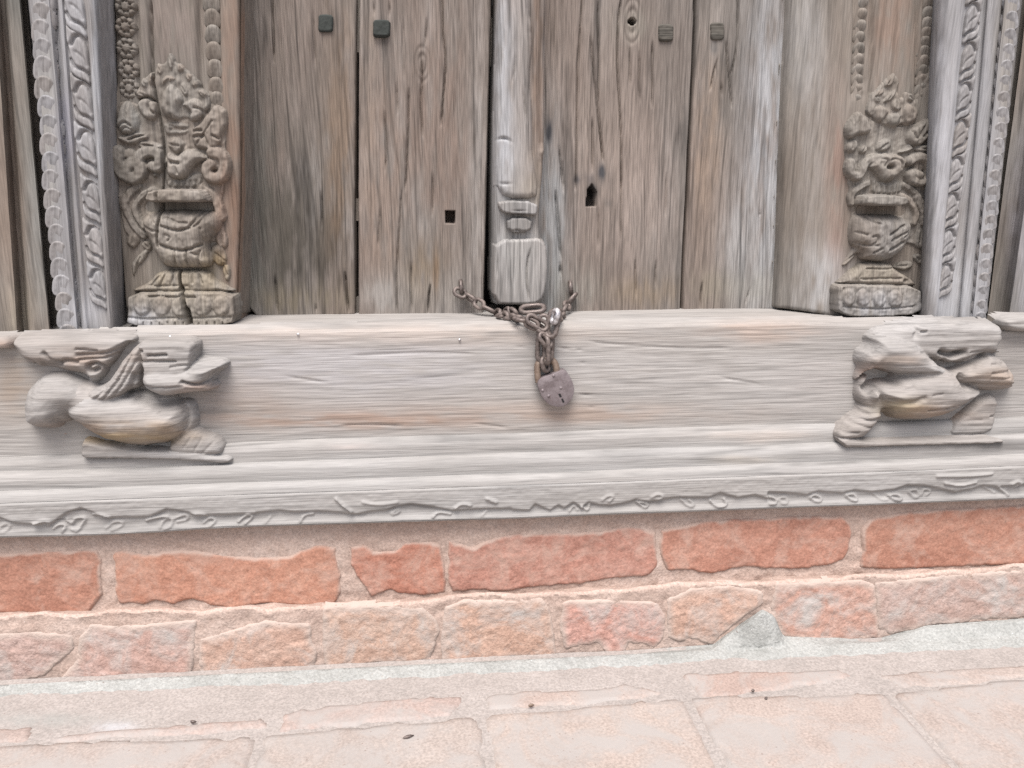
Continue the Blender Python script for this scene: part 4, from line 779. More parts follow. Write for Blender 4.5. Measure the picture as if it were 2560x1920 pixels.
vp_('vase', B((350, 310), (560, 235), (1150, 245), (1250, 330), (1260, 440), (1180, 540), (1090, 640), (1120, 760), (1150, 850), (1100, 935), (600, 930), (540, 850), (470, 730), (440, 640), (380, 540), (330, 400)), H=.030, R=.034, cuts=[(B((610, 440), (700, 475), (800, 490), (930, 455)), .0016, .006), (B((600, 650), (720, 705), (880, 720), (1040, 650)), .0018, .007), (B((750, 730), (755, 920)), .0013, .005), (B((880, 720), (890, 930)), .0013, .005), (B((1030, 720), (1015, 900)), .0013, .005), (B((640, 340), (700, 360), (780, 400), (900, 400)), .0018, .005), (B((940, 430), (1000, 350), (1040, 260)), .0016, .005), (B((980, 440), (1050, 380), (1080, 300)), .0014, .004), (B((360, 320), (480, 330), (520, 400)), .0014, .004), (B((650, 530), (720, 560), (680, 600)), .0014, .003), (B((380, 440), (470, 480), (560, 500)), .0014, .004), (B((1040, 460), (1060, 600)), .0014, .003), (B((940, 740), (1000, 760)), .0016, .005)])
vp_('handle', stroke=B((470, 20), (340, 90), (260, 210), (290, 330), (370, 440)), H=.014, R=.006, w=9)
vp_('handle', stroke=B((300, -20), (190, 60), (140, 190), (190, 330), (270, 450), (360, 540)), H=.011, R=.006, w=10)
vp_('handle', stroke=B((1050, 10), (1170, 90), (1230, 200), (1260, 330)), H=.014, R=.006, w=13)
for pl in [B((170, 560), (250, 480), (330, 560), (320, 660), (230, 710), (160, 650)), B((230, 840), (330, 740), (400, 690), (440, 740), (350, 870), (300, 920), (250, 1050), (225, 950)), B((1140, 660), (1230, 640), (1300, 700), (1335, 860), (1250, 905), (1180, 870), (1130, 780)), B((1180, 560), (1260, 480), (1330, 540), (1340, 680), (1260, 700), (1190, 640)), B((1270, 860), (1360, 900), (1370, 1040), (1320, 1090), (1270, 980)), B((340, 600), (430, 600), (470, 700), (420, 740), (350, 680))]:
    vp_('vase_leaf', pl, H=.009, R=.009)
vp_('lotus_slope', B((540, 945), (820, 942), (1110, 950), (1190, 1060), (1400, 1160), (1410, 1200), (800, 1205), (220, 1200), (250, 1165), (430, 1075)), H=.019, R=.012, cuts=[(B((640, 980), (580, 1110)), .0015, .004), (B((560, 1010), (480, 1105)), .0015, .004), (B((740, 990), (700, 1110)), .0014, .003), (B((940, 990), (950, 1080)), .0014, .004), (B((1010, 990), (1060, 1090)), .0014, .004), (B((400, 1115), (700, 1120), (900, 1120)), .0012, .003)])
vp_('lotus_plinth', B((210, 1195), (800, 1180), (1420, 1180), (1455, 1390), (1410, 1595), (800, 1598), (190, 1592), (200, 1400)), H=.026, R=.004, cuts=[(B((380, 1245), (600, 1240), (990, 1250)), .0012, .004), (B((210, 1475), (400, 1500), (700, 1480), (1000, 1490), (1400, 1470)), .0014, .003)] + [(B((400 + 90 * k, 1540), (402 + 90 * k, 1600)), .0008, .004) for k in range(11)])
for cx_, cy_ in [(345, 1350), (565, 1362), (790, 1368), (1040, 1362), (1255, 1358)]:
    vp_('lotus_petal', B(*[(cx_ + 108 * math.cos(a), cy_ + 118 * math.sin(a)) for a in np.linspace(0, 6.283, 15)[:-1]]), H=.0055, R=.008, base=.0245)
vase_build(flat_l, tv, crackL + [(B((450, 215), (700, 222), (1110, 222)), .0045, .016)], 17)

# ---------- right jamb
jr = thing('carved_jamb', 'carved door jamb on the right with a grey vase relief and pale vine moulding', 'door jamb', (.6, 0, .4))
JBr = at([(2380, 800)], YS)[0, 2]; PBr = at([(2180, 792)], YP)[0, 2]
xr0 = [2326, 2332, 2338, 2350, 2370, 2400, 2410, 2414, 2466, 2470, 2476, 2490, 2502, 2508, 2512, 2545, 2549, 2552, 2566]
xr1 = [2290, 2294, 2298, 2306, 2318, 2334, 2341, 2344, 2395, 2398, 2402, 2414, 2423, 2428, 2431, 2458, 2461, 2463, 2473]
Ysr = [.02, .004, -.012, -.028, -.038, -.043, -.042, -.036, -.036, -.041, -.043, -.042, -.040, -.037, -.046, -.046, -.040, .0, .06]
tr = dim([(2350, 400, 26, 500, (.47, .475, .50), .8), (2440, 400, 60, 500, (.41, .41, .42), .5), (2520, 150, 30, 300, (.33, .30, .26), .6), (2390, 720, 60, 100, (.48, .49, .51), .7)], .72)
rm = loft('moulding_board', [c for c in jamb_cols(xr0, xr1, 0, 800, Ysr, JBr + .001)], W_strip, jr, nsub=3, amp=.0012, freq=(150, 12), seed=61, tint=tr, sharp=60)
rm['label'] = 'pale moulding carved with a winding leaf vine and a row of scales'
vpr = [(2437, 46), (2428, 144), (2417, 244), (2408, 337), (2396, 430), (2385, 520), (2377, 610), (2370, 697), (2362, 776)]
for k, p in enumerate(resample(vpr, 3, 0)):
    if p[1] > 760: continue
    q = at([p], YS)[0]; place('vine_leaf', vr, W_strip, (q[0], YS + .0095, q[2]), rm, sc=.93, rot=R_(4))
scr = G((890, 110), (872, 280), (860, 430), (842, 590), (828, 740), (812, 900), (798, 1055), (780, 1205), (764, 1360), (748, 1520)) + H((680, 50), (664, 190), (652, 335), (640, 465), (624, 595), (608, 730), (592, 870), (578, 1000), (562, 1120), (552, 1250), (542, 1360))
for k, p in enumerate(resample(scr, 5, 0)):
    q = at([p], YS)[0]; place('scale', scal, W_strip, (q[0], YS + .0012, q[2]), rm, rot=R_(-14 + 2 * math.sin(k)), sc=.84 + .04 * math.sin(k * 1.3))
crackR = []
pl_r = [(2028, -620), (2345, -620), (2335, 0), (2330, 400), (2321, 602), (2294, 776), (2294, 793), (2085, 795), (2040, 783), (1985, 780), (1967, 779), (1966, 770), (1975, 630), (1979, 487), (1991, 200), (2004, 0)]
tpr = dim([(2035, 380, 40, 500, (.40, .375, .35), .5), (2090, 500, 26, 260, (.28, .19, .155), .75), (2230, 60, 60, 150, (.27, .195, .155), .8), (2060, 720, 70, 90, (.46, .455, .45), .8), (2010, 100, 40, 140, (.42, .41, .40), .6), (2150, 160, 24, 110, (.28, .25, .22), .6), (2310, 80, 22, 160, (.24, .20, .17), .6)], .72)
edge_r = at([(2030, -620), (2004, 0), (1991, 200), (1979, 487), (1975, 630), (1966, 778)], YP); edge_r = edge_r[np.argsort(edge_r[:, 2])]
def splay(X, Z, h):
    t = np.clip((X - np.interp(Z, edge_r[:, 2], edge_r[:, 0])) / .055, 0, 1); return h - .034 * (1 - t * t * (3 - 2 * t)) * (h > -.04)
flat_r = relief('panel', [dict(poly=pl_r, H=.010, R=.006, it=1)], YP + .012, W_jamb, jr, res=.0019, drop=.05, steep=10,
                cuts=[([(2170, -600), (2170, 120), (2166, 260)], .0022, .006), ([(2128, -600), (2128, 60), (2120, 260)], .0022, .005), ([(2288, -600), (2284, 100), (2280, 260)], .0025, .006), ([(2335, -600), (2330, 200)], .003, .006), ([(2312, -600), (2308, 200)], .008, .005), ([(2150, -600), (2146, 230)], .007, .004), ([(2068, -600), (2066, 200), (2060, 480), (2045, 760)], .0014, .002)],
                grain=('v', .0012), tint=tpr, top_z=.9, extra=splay)
flat_r['label'] = 'pale splayed panel with a vase carved at its foot'
box('post_core', at([(2310, 700)], .01)[0, 0], 1.05, .02, .22, PBr - .01, 1.7, W_jamb, jr)
box('post_core', at([(2000, 700)], .01)[0, 0] + .035, at([(2310, 700)], .01)[0, 0], .045, .22, PBr - .01, 1.7, W_jamb, jr)
z7 = crop(1920, 0, .2893)
beadrow(flat_r, resample(z7((800, 220), (790, 320), (785, 415), (780, 510), (775, 600), (770, 690), (768, 775), (760, 860)), 9, 0), .0085, .0075, W_jamb, YV + .003, 9)
beadrow(flat_r, resample(z7((1390, 20), (1378, 110), (1372, 200), (1364, 285), (1352, 365), (1344, 445), (1340, 525), (1332, 610), (1324, 690), (1318, 770), (1312, 850)), 8, 0), .0088, .0082, W_jamb, YV + .003, 12)
trv = dim([(2200, 680, 70, 26, (.40, .36, .29), .7), (2200, 770, 110, 40, (.40, .40, .41), .7), (2200, 400, 90, 120, (.29, .275, .25), .5), (2220, 600, 60, 60, (.25, .24, .23), .6)], .72)
vp_('foliage', C((160, 700), (330, 540), (480, 640), (760, 760), (1040, 700), (1220, 620), (1260, 900), (1250, 1500)) + D((1200, 100), (1240, 500), (1200, 620), (900, 560), (500, 540), (330, 500), (330, 0)) + C((200, 1500), (150, 1100)), H=.005, R=.004)
vp_('flame_crest', C((770, 50), (720, 110), (640, 170), (540, 280), (480, 350), (440, 450), (420, 560), (520, 640), (600, 700), (680, 740), (760, 780), (860, 700), (920, 740), (1040, 690), (1090, 560), (1060, 440), (960, 300), (900, 300), (860, 400), (810, 260), (850, 180), (790, 80)), H=.009, R=.006)
for pl in [C((765, 55), (690, 140), (645, 200), (640, 250), (740, 245), (775, 150)), C((800, 255), (680, 340), (615, 435), (700, 445), (805, 330)), C((810, 368), (730, 425), (715, 500), (790, 565), (870, 520), (850, 420)), C((560, 280), (640, 260), (640, 330), (560, 360), (520, 340)), C((510, 360), (590, 350), (610, 430), (540, 440)), C((960, 300), (1015, 340), (1035, 425), (945, 435), (925, 360))]:
    vp_('petal', pl, H=.0145, R=.006)
for pl in [C((540, 480), (600, 455), (690, 500), (720, 560), (660, 650), (610, 700), (540, 660), (520, 570)), C((700, 560), (860, 560), (872, 660), (800, 750), (720, 750), (660, 680)), C((890, 480), (980, 430), (1085, 540), (1040, 680), (920, 732), (870, 660))]:
    vp_('bud', pl, H=.018, R=.012)
vp_('shoulder_leaf', C((330, 515), (440, 620), (480, 700), (500, 800), (420, 850), (310, 850), (250, 900), (180, 880), (158, 780), (185, 680)), H=.020, R=.012)
vp_('shoulder_leaf', C((1220, 605), (1255, 700), (1245, 860), (1160, 950), (1060, 1000), (950, 950), (920, 860), (960, 780), (1080, 700)), H=.019, R=.012, cuts=[(C((1130, 860), (1170, 810), (1240, 800)), .0016, .005), (C((1140, 930), (1220, 880)), .0014, .004), (C((990, 800), (1040, 880)), .0014, .004)])
for pl in [C((1000, 1000), (1130, 955), (1260, 960), (1240, 1045), (1160, 1085), (1060, 1055)), C((175, 950), (260, 880), (335, 940), (300, 1045), (240, 1085), (155, 1045)), C((340, 980), (430, 960), (450, 1050), (380, 1090), (320, 1060))]:
    vp_('side_leaf', pl, H=.015, R=.009)
vp_('scroll', stroke=C((600, 1130), (480, 1145), (395, 1210), (370, 1300), (330, 1370), (250, 1355), (205, 1280), (230, 1190)), H=.019, R=.008, w=12)
vp_('swag_leaf', C((560, 1110), (640, 1060), (760, 1080), (900, 1100), (930, 1180), (900, 1280), (820, 1370), (740, 1440), (640, 1430), (560, 1370), (500, 1280), (440, 1260), (480, 1180)), H=.024, R=.015, cuts=[(C((690, 1245), (745, 1245)), .0028, .012), (C((720, 1160), (790, 1140), (860, 1180), (850, 1260)), .0016, .005), (C((600, 1140), (680, 1160), (640, 1230)), .0014, .004)])
vp_('blossom', C((540, 960), (680, 870), (760, 900), (740, 1000), (650, 1060), (540, 1050)), H=.013, R=.009)
vp_('blossom', C((780, 1060), (930, 980), (965, 940), (1045, 1020), (900, 1085)), H=.014, R=.008, cuts=[(C((800, 1050), (950, 990)), .0012, .004)])
vp_('scroll', stroke=C((970, 1170), (1060, 1115), (1180, 1135), (1225, 1230), (1215, 1370), (1130, 1440), (1020, 1420), (960, 1355), (1010, 1310), (1090, 1345)), H=.021, R=.009, w=13)
vp_('scroll', C((1000, 1220), (1060, 1150), (1150, 1180), (1170, 1270), (1100, 1320), (1020, 1290)), H=.013, R=.009)
vp_('drape', C((500, 1400), (640, 1450), (740, 1450), (830, 1400), (900, 1480), (860, 1580), (480, 1590), (480, 1480)), H=.009, R=.006, cuts=[(C((540 + k * 70, 1440), (545 + k * 66, 1580)), .0013, .004) for k in range(5)])
vp_('handle', stroke=C((440, 1450), (310, 1500), (230, 1610), (240, 1700)), H=.012, R=.005, w=9)
vp_('handle', stroke=C((900, 1470), (1020, 1540), (1100, 1650), (1140, 1780)), H=.012, R=.005, w=9)
vp_('vase_rim', D((460, -20), (910, -20), (965, 50), (955, 130), (430, 122), (428, 60)), H=.034, R=.004)
vp_('vase', D((380, 245), (480, 222), (940, 222), (1080, 320), (1060, 480), (1000, 600), (950, 700), (860, 740), (790, 805), (470, 800), (450, 690), (350, 580), (340, 420)), H=.030, R=.034, cuts=[(D((500, 260), (560, 320), (640, 340)), .0016, .005), (D((760, 470), (830, 420), (920, 360)), .0016, .006), (D((770, 540), (870, 480), (980, 430)), .0014, .005), (D((740, 660), (840, 600), (920, 560)), .0018, .006), (D((540, 500), (600, 480), (600, 560), (540, 580)), .0016, .004), (D((380, 560), (480, 600), (600, 600)), .0016, .005), (D((690, 330), (700, 600)), .0012, .003), (D((380, 440), (470, 470)), .0014, .004), (D((560, 690), (650, 640)), .0014, .005), (D((860, 740), (970, 680)), .0014, .005), (D((930, 500), (1000, 460), (1060, 420)), .0014, .004)])
vp_('handle', stroke=D((950, 5), (1070, 80), (1120, 220), (1095, 330)), H=.014, R=.006, w=9)
vp_('handle', stroke=D((1110, 20), (1190, 180), (1205, 330)), H=.012, R=.005, w=8)
for pl in [D((1100, 430), (1190, 385), (1250, 480), (1222, 620), (1150, 655), (1080, 590)), D((1080, 700), (1190, 695), (1222, 800), (1170, 845), (1090, 780)), D((370, 600), (440, 610), (440, 675), (390, 695), (370, 770), (300, 820), (250, 860), (215, 840), (300, 720)), D((920, 800), (1050, 780), (1100, 850), (1000, 920), (880, 900), (810, 860))]:
    vp_('vase_leaf', pl, H=.009, R=.009)
vp_('lotus_slope', D((460, 805), (800, 812), (850, 890), (1030, 985), (1130, 1085), (1120, 1102), (600, 1095), (145, 1075), (180, 1040), (340, 900)), H=.019, R=.012, cuts=[(D((480, 880), (800, 880)), .0012, .004), (D((420, 1005), (900, 1000)), .0012, .004), (D((950, 1035), (1000, 1030)), .0025, .007)])
vp_('lotus_plinth', D((140, 1062), (700, 1080), (1135, 1090), (1155, 1300), (1130, 1425), (700, 1472), (120, 1470), (108, 1150)), H=.025, R=.004, cuts=[(D((200, 1340), (500, 1370), (800, 1360), (1040, 1330)), .0014, .003), (D((190, 1120), (190, 1460)), .0012, .003)])
for cx_, cy_ in [(300, 1240), (480, 1245), (680, 1260), (870, 1255)]:
    vp_('lotus_petal', D(*[(cx_ + 85 * math.cos(a), cy_ + 105 * math.sin(a)) for a in np.linspace(0, 6.283, 15)[:-1]]), H=.0055, R=.008, base=.0235)
vase_build(flat_r, trv, [(D((440, 172), (700, 180), (930, 178)), .0045, .016)], 23)

# ---------- outer posts
pl_ = thing('outer_post', 'plain dark grey fluted post beyond a black gap at the left edge', 'door post', (-.8, 0, .4))
za = at([(60, 836)], -.02)[0, 2]
ox0 = [-420, -120, -60, -30, -14, -8, 2, 10, 16, 22, 48, 52, 54]; ox1 = [-330, -60, -10, 20, 42, 48, 58, 66, 73, 80, 122, 125, 127]
oy = [-.03, -.03, -.03, -.028, -.03, -.024, -.008, -.008, -.018, -.022, -.022, -.018, .06]
loft('post', jamb_cols(ox0, ox1, 0, 817, oy, za), W_post, pl_, nsub=3, amp=.0015, freq=(120, 10), seed=71, sharp=60, tint=[(100, 500, 26, 300, (.25, .25, .24), .5), (50, 780, 30, 60, (.30, .27, .21), .5)])
box('post_core', -1.4, at([(54, 400)], .0)[0, 0] - .01, .0, .2, za + .002, 1.7, W_post, pl_)
pr_ = thing('outer_post', 'plain greenish grey post beyond the carved moulding at the right edge', 'door post', (.85, 0, .4))
zb_ = at([(2500, 814)], -.01)[0, 2]
qx0 = [2566, 2570, 2610, 2622, 2634, 2660, 2760, 3000]; qx1 = [2463, 2466, 2502, 2510, 2520, 2545, 2640, 2860]
qy = [.06, .005, .002, -.006, -.022, -.03, -.03, -.03]
loft('post', jamb_cols(qx0, qx1, 0, 811, qy, zb_), W_post, pr_, nsub=3, amp=.0015, freq=(120, 10), seed=72, sharp=60, tint=[(2560, 600, 40, 300, (.33, .32, .34), .6)])
box('post_core', at([(2480, 800)], .01)[0, 0], 1.5, .02, .2, zb_ + .002, 1.7, W_post, pr_)

# ------------------------------------------------------------------ door leaves
def sqcut(X, Z, h, poly, depth):
    P = at(poly, YD)[:, [0, 2]]; d, ins = seg_dist(X, Z, P, True); d = np.where(ins, d, -d)
    return np.where(d > 0, h - depth * np.clip(d / .0008, 0, 1), h)
def plank(parent, left, right, bot, tint, seed, holes=(), cuts=(), Y=YD, knots=()):
    poly = [(left[0][0], -640)] + left + bot + right[::-1] + [(right[0][0], -640)]
    def ex(X, Z, h):
        for (kx, ky, kr) in knots:
            c = at([(kx, ky)], Y)[0]; r = np.sqrt(((X - c[0]) / 1.0) ** 2 + ((Z - c[2]) / 2.2) ** 2); h = h - .0018 * np.exp(-((r - kr * .45) / .0016) ** 2) - .0012 * np.exp(-((r - kr * .85) / .0014) ** 2)
        h = h + .0016 * fbm(X / .03, Z / .25, seed, 2)
        for hp in holes: h = sqcut(X, Z, h, hp, .035)
        return h
    return relief('plank', [dict(poly=poly, H=.004, R=.003, it=1)], Y + .004, W_door, parent, cut_gain=2.0, res=.0013, drop=.045, steep=12, extra=ex, cuts=cuts, grain=('v', .0011), tint=tint, top_z=.9)
dl = thing('door_leaf', 'left leaf of the old plank door with two dark square pegs', 'door', (-.2, .06, .41))
dr = thing('door_leaf', 'right leaf of the old plank door with a pale half-round batten', 'door', (.2, .06, .41))
z3 = crop(640, 0, .2893); z4 = crop(640, 400, .2893); z5 = crop(1280, 0, .2893); z6 = crop(1280, 400, .2893)
t1 = dim([(760, 610, 150, 150, (.09, .08, .068), .9), (735, 420, 110, 160, (.13, .115, .10), .6), (640, 500, 40, 400, (.20, .20, .18), .5), (850, 300, 40, 300, (.25, .175, .12), .6), (700, 560, 60, 120, (.10, .09, .075), .5), (760, 750, 130, 34, (.235, .20, .145), .6), (740, 150, 100, 160, (.185, .16, .14), .5)], .72)
plank(dl, [(560, -20), (560, 400)], [(892, -20), (889, 145), (887, 480), (888, 776)], [(560, 792), (888, 791)], t1, 1,
      cuts=[(z3((140, -2000), (140, 0), (152, 300), (160, 560)), .0012, .006), (z4((770, 950), (785, 1150), (800, 1330)), .0014, .006), (z4((165, 980), (185, 1330)), .0011, .005), (z3((500, 100), (520, 600)), .0006, .002), (z4((570, 250), (575, 600)), .0008, .003), (z4((520, 1230), (525, 1330)), .001, .004)])
t2 = dim([(960, 500, 60, 300, (.29, .21, .165), .5), (1100, 300, 90, 300, (.26, .19, .155), .5), (1195, 400, 20, 400, (.38, .355, .335), .7), (1060, 690, 60, 80, (.24, .185, .125), .6), (960, 740, 60, 50, (.36, .345, .325), .7), (1130, 740, 90, 50, (.36, .335, .31), .6), (1050, 150, 26, 40, (.17, .14, .12), .6), (920, 200, 20, 300, (.31, .25, .205), .4), (1090, 680, 8, 60, (.2, .13, .08), .6)], .72)
plank(dl, [(899, -20), (897, 145), (896, 480), (896, 790)], [(1229, -20), (1221, 240), (1216, 480), (1208, 760), (1207, 790)], [(896, 791), (1207, 791)], t2, 2, knots=[(1056, 160, .011)],
      holes=[z4((1632, 438), (1724, 440), (1718, 548), (1636, 546))],
      cuts=[(z3((1610, -2000), (1610, 0), (1615, 300), (1645, 520), (1620, 800), (1600, 1100)), .0010, .005), (z3((1430, 480), (1440, 650), (1420, 900), (1440, 1200)), .0009, .004), (z3((1320, 750), (1320, 1100), (1290, 1659)), .0008, .004), (z3((1215, 700), (1230, 1000)), .0007, .003), (z3((1270, 150), (1280, 700)), .0006, .002), (z3((1110, 950), (1130, 1300), (1120, 1500)), .0006, .003), (z4((1260, 250), (1240, 600), (1215, 980), (1220, 1330)), .0008, .003), (z4((1530, 100), (1525, 500)), .0008, .003), (z4((1510, 1060), (1490, 1200), (1487, 1345)), .0012, .006), (z4((1340, 860), (1345, 1330)), .0007, .003), (z4((1080, 400), (1050, 780)), .0006, .002), (z3((1020, 0), (1025, 160)), .001, .003), (z3((1155, 0), (1155, 160)), .001, .003), (z3((1480, 150), (1460, 420)), .0006, .003)])
t3 = dim([(1500, 300, 100, 300, (.33, .28, .245), .4), (1375, 600, 40, 250, (.33, .34, .345), .8), (1600, 500, 80, 200, (.36, .30, .265), .5), (1610, 730, 90, 36, (.27, .215, .16), .7), (1440, 730, 60, 60, (.30, .29, .26), .6), (1373, 322, 9, 34, (.06, .06, .065), 1.0), (1504, 432, 11, 22, (.07, .07, .075), 1.0), (1472, 444, 11, 12, (.12, .11, .11), .95), (1442, 449, 9, 12, (.12, .11, .11), .95), (1480, 478, 14, 22, (.05, .05, .05), 1.0), (1382, 60, 12, 60, (.16, .13, .11), .6), (1575, 60, 50, 40, (.30, .28, .24), .5), (1520, 507, 8, 10, (.15, .14, .13), .8)], .72)
plank(dr, [(1250, -20), (1250, 400)], [(1736, -20), (1726, 240), (1714, 480), (1707, 602), (1700, 776)], [(1250, 790), (1500, 786), (1700, 780)], t3, 3, knots=[(1581, 53, .014)],
      holes=[z6((640, 402), (648, 260), (690, 205), (735, 285), (728, 400)), z5(*[(1040 + 34 * math.cos(a), 185 + 36 * math.sin(a)) for a in np.linspace(0, 6.28, 12)[:-1]])],
      cuts=[(z5((610, -2000), (610, 0), (565, 500), (560, 1000), (545, 1659)), .0010, .005), (z5((740, 0), (735, 250), (750, 500), (740, 900), (780, 1400)), .0008, .004), (z5((945, -40), (915, 150), (900, 480), (920, 800), (940, 1200), (940, 1659)), .0010, .005), (z5((1210, 350), (1205, 950)), .0008, .004), (z5((1100, 430), (1090, 700), (1105, 900)), .0007, .003), (z5((1010, 400), (1015, 750)), .0007, .003), (z5((400, 1250), (435, 1600)), .0010, .004), (z6((430, 0), (445, 300)), .0008, .004), (z6((370, 250), (400, 600), (420, 870)), .0014, .005), (z5((670, 300), (710, 700), (750, 1100), (790, 1420)), .0007, .003), (z5((690, 1000), (690, 1500)), .0006, .003), (z6((940, 0), (935, 700)), .0007, .003), (z6((1060, 850), (1065, 1200)), .0007, .003), (z6((745, 400), (740, 760)), .0006, .002), (z6((1240, 850), (1230, 1100)), .0008, .003), (z6((410, 900), (418, 1010)), .0018, .006), (z6((1330, 100), (1320, 500)), .0006, .002)])
t4 = dim([(1990, 400, 45, 600, (.40, .395, .39), .85), (1930, 380, 60, 420, (.42, .43, .445), .85), (1770, 400, 40, 260, (.31, .235, .18), .6), (1860, 600, 60, 140, (.40, .395, .39), .7), (1780, 720, 50, 40, (.28, .245, .19), .6), (1900, 720, 80, 36, (.37, .355, .32), .6), (1785, 118, 10, 16, (.12, .12, .12), .7), (1790, 60, 40, 60, (.30, .27, .245), .4)], .72)
plank(dr, [(1744, -20), (1732, 240), (1722, 480), (1713, 602), (1706, 776)], [(2040, -20), (2030, 200), (2016, 487), (2000, 790)], [(1706, 780), (1960, 774), (2000, 774)], t4, 4,
      cuts=[(z5((1940, -2000), (1940, 0), (1940, 400), (1870, 700)), .0008, .004), (z5((1840, 350), (1870, 700), (1890, 950)), .0008, .004), (z5((1770, 500), (1700, 800)), .0009, .004), (z6((2050, 1090), (2010, 1250)), .0008, .003), (z6((1640, 1040), (1615, 1280)), .0010, .004), (z5((1800, 700), (1805, 840)), .0012, .004), (z6((2140, 450), (2130, 490)), .0016, .005)])
# pegs
def peg(parent, x0, y0, x1, y1, mat, proud, lab):
    o = relief('peg', [dict(poly=[(x0, y0), ((x0 + x1) / 2, y0 - 1), (x1, y0 + 1), (x1, (y0 + y1) / 2), (x1 - 1, y1), ((x0 + x1) / 2, y1 + 1), (x0, y1), (x0, (y0 + y1) / 2)], H=proud, R=.0022, it=1)], YD, mat, parent, res=.0011, drop=.006, steep=12, grain=('n', .0008)); o['label'] = lab
peg(dl, 795, 36, 833, 80, M_peg, .004, 'dark square peg near the top of the far left plank'); peg(dl, 932, 49, 976, 93, M_peg, .009, 'dark square peg standing proud of the plank')
W_peg = wood('dark_peg_wood', 'h', (.055, .052, .044), (.085, .08, .07), (.12, .113, .10), warm=(.08, .072, .062), fib=.6)
peg(dr, 1646, 60, 1684, 103, W_peg, .004, 'worn wooden peg head'); peg(dr, 1776, 56, 1811, 100, W_peg, .003, 'grooved wooden peg head')
# rail behind the planks, seen through the gap
box('rail', at([(1150, 100)], .1)[0, 0], at([(1238, 100)], .1)[0, 0], .085, .12, at([(1230, 166)], .085)[0, 2], at([(1230, 44)], .085)[0, 2], W_post, dl)
box('rail', at([(900, 200)], .1)[0, 0], at([(1150, 200)], .1)[0, 0] - .004, .095, .12, at([(1230, 166)], .085)[0, 2], at([(1230, 44)], .085)[0, 2], W_post, dl)
for (px_, ya, yb) in [(893, 496, 552), (892, 742, 800), (893, -40, 130)]:
    a = at([(px_ - 14, yb)], .066)[0]; b = at([(px_ + 14, ya)], .066)[0]
    box('gap_strip', a[0], b[0], .0585 + .008, .075, a[2], b[2], W_jamb, dl)
# batten on the meeting edge
YBt = YD - .004
bl_ = M((212, -1500), (212, 0), (180, 900), (165, 1659)) ; 
bout = M((226, -2400), (226, 0), (202, 830), (179, 1659)) + N((172, 500), (167, 1000), (158, 1505), (300, 1512), (560, 1512), (645, 1498), (692, 1350), (712, 1100), (695, 900), (625, 838), (628, 500), (660, 280), (672, 0)) + M((715, 1600), (722, 900), (728, 0), (728, -2400))
tb_ = dim([(1255, 250, 26, 300, (.46, .47, .49), .7), (1345, 150, 18, 300, (.24, .175, .135), .8), (1340, 430, 24, 60, (.28, .22, .17), .6), (1260, 400, 30, 60, (.45, .46, .48), .7), (1300, 600, 60, 160, (.44, .43, .41), .5), (1330, 490, 40, 60, (.36, .32, .27), .5)], .72)
bat = relief('batten', [dict(poly=bout, H=.026, R=.005, it=1)], YBt, W_batten, dr, res=.0015, drop=.03, steep=10, grain=('v', .0015), tint=tb_, top_z=.9,
             cuts=[(M((395, 570), (390, 750), (370, 880)), .0009, .005), (M((470, 880), (500, 1100), (520, 1300)), .0008, .004), (M((255, 0), (245, 350)), .001, .004), (M((250, 620), (240, 1000), (230, 1430)), .0009, .004), (N((530, 930), (495, 1080), (488, 1250), (512, 1480)), .0012, .007), (M((730, -1000), (640, 0), (620, 400), (660, 1600)), .004, .004), (M((700, -500), (690, 800), (690, 1600)), .007, .007), (N((640, 0), (620, 460)), .006, .006)])
bat['label'] = 'pale grey batten with carved bands at its foot covering the meeting edge'
relief('shaft', [dict(poly=M((240, -2400), (236, 0), (212, 830), (196, 1659)) + N((196, 300), (190, 330), (280, 465), (600, 468), (610, 330), (560, 0)) + M((590, 1500), (590, 1100), (556, 850), (600, 350), (535, 0), (520, -2400)), H=.012, R=.009, it=1)], YBt - .022, W_batten, bat, res=.0015, drop=.006, grain=('v', .0014), tint=tb_, top_z=.9,
       cuts=[(M((395, 570), (390, 750), (370, 880)), .0009, .005), (M((540, 350), (580, 345)), .002, .005), (M((180, 1460), (300, 1430), (380, 1500)), .0016, .005), (M((470, 880), (500, 1100), (520, 1300)), .0008, .004), (N((190, 330), (270, 460)), .0012, .004), (N((200, 312), (360, 318)), .0016, .004)])
relief('carved_band', [dict(poly=N((215, 472), (610, 482), (604, 630), (540, 625), (270, 612), (215, 555)), H=.017, R=.0025, it=1)], YBt - .022, W_batten, bat, res=.0012, drop=.006, steep=10, grain=('v', .0012), cuts=[(N((330, 578), (500, 580)), .001, .003)])
relief('carved_band', [dict(poly=N((288, 640), (560, 640), (545, 800), (310, 798)), H=.014, R=.003, it=1)], YBt - .022, W_batten, bat, res=.0012, drop=.006, steep=10, grain=('v', .0012), cuts=[(N((310, 785), (400, 765), (450, 785), (540, 770)), .0012, .004)])
relief('foot_block', [dict(poly=N((184, 860), (540, 850), (620, 842), (695, 905), (712, 1100), (694, 1350), (640, 1495), (400, 1508), (162, 1500), (168, 1100)), H=.015, R=.004, it=1)], YBt - .022, W_batten, bat, res=.0013, drop=.006, steep=9, grain=('v', .0014), cuts=[(N((530, 930), (495, 1080), (488, 1250), (512, 1480)), .0012, .007), (N((205, 980), (200, 1250)), .001, .003)], tint=tb_)
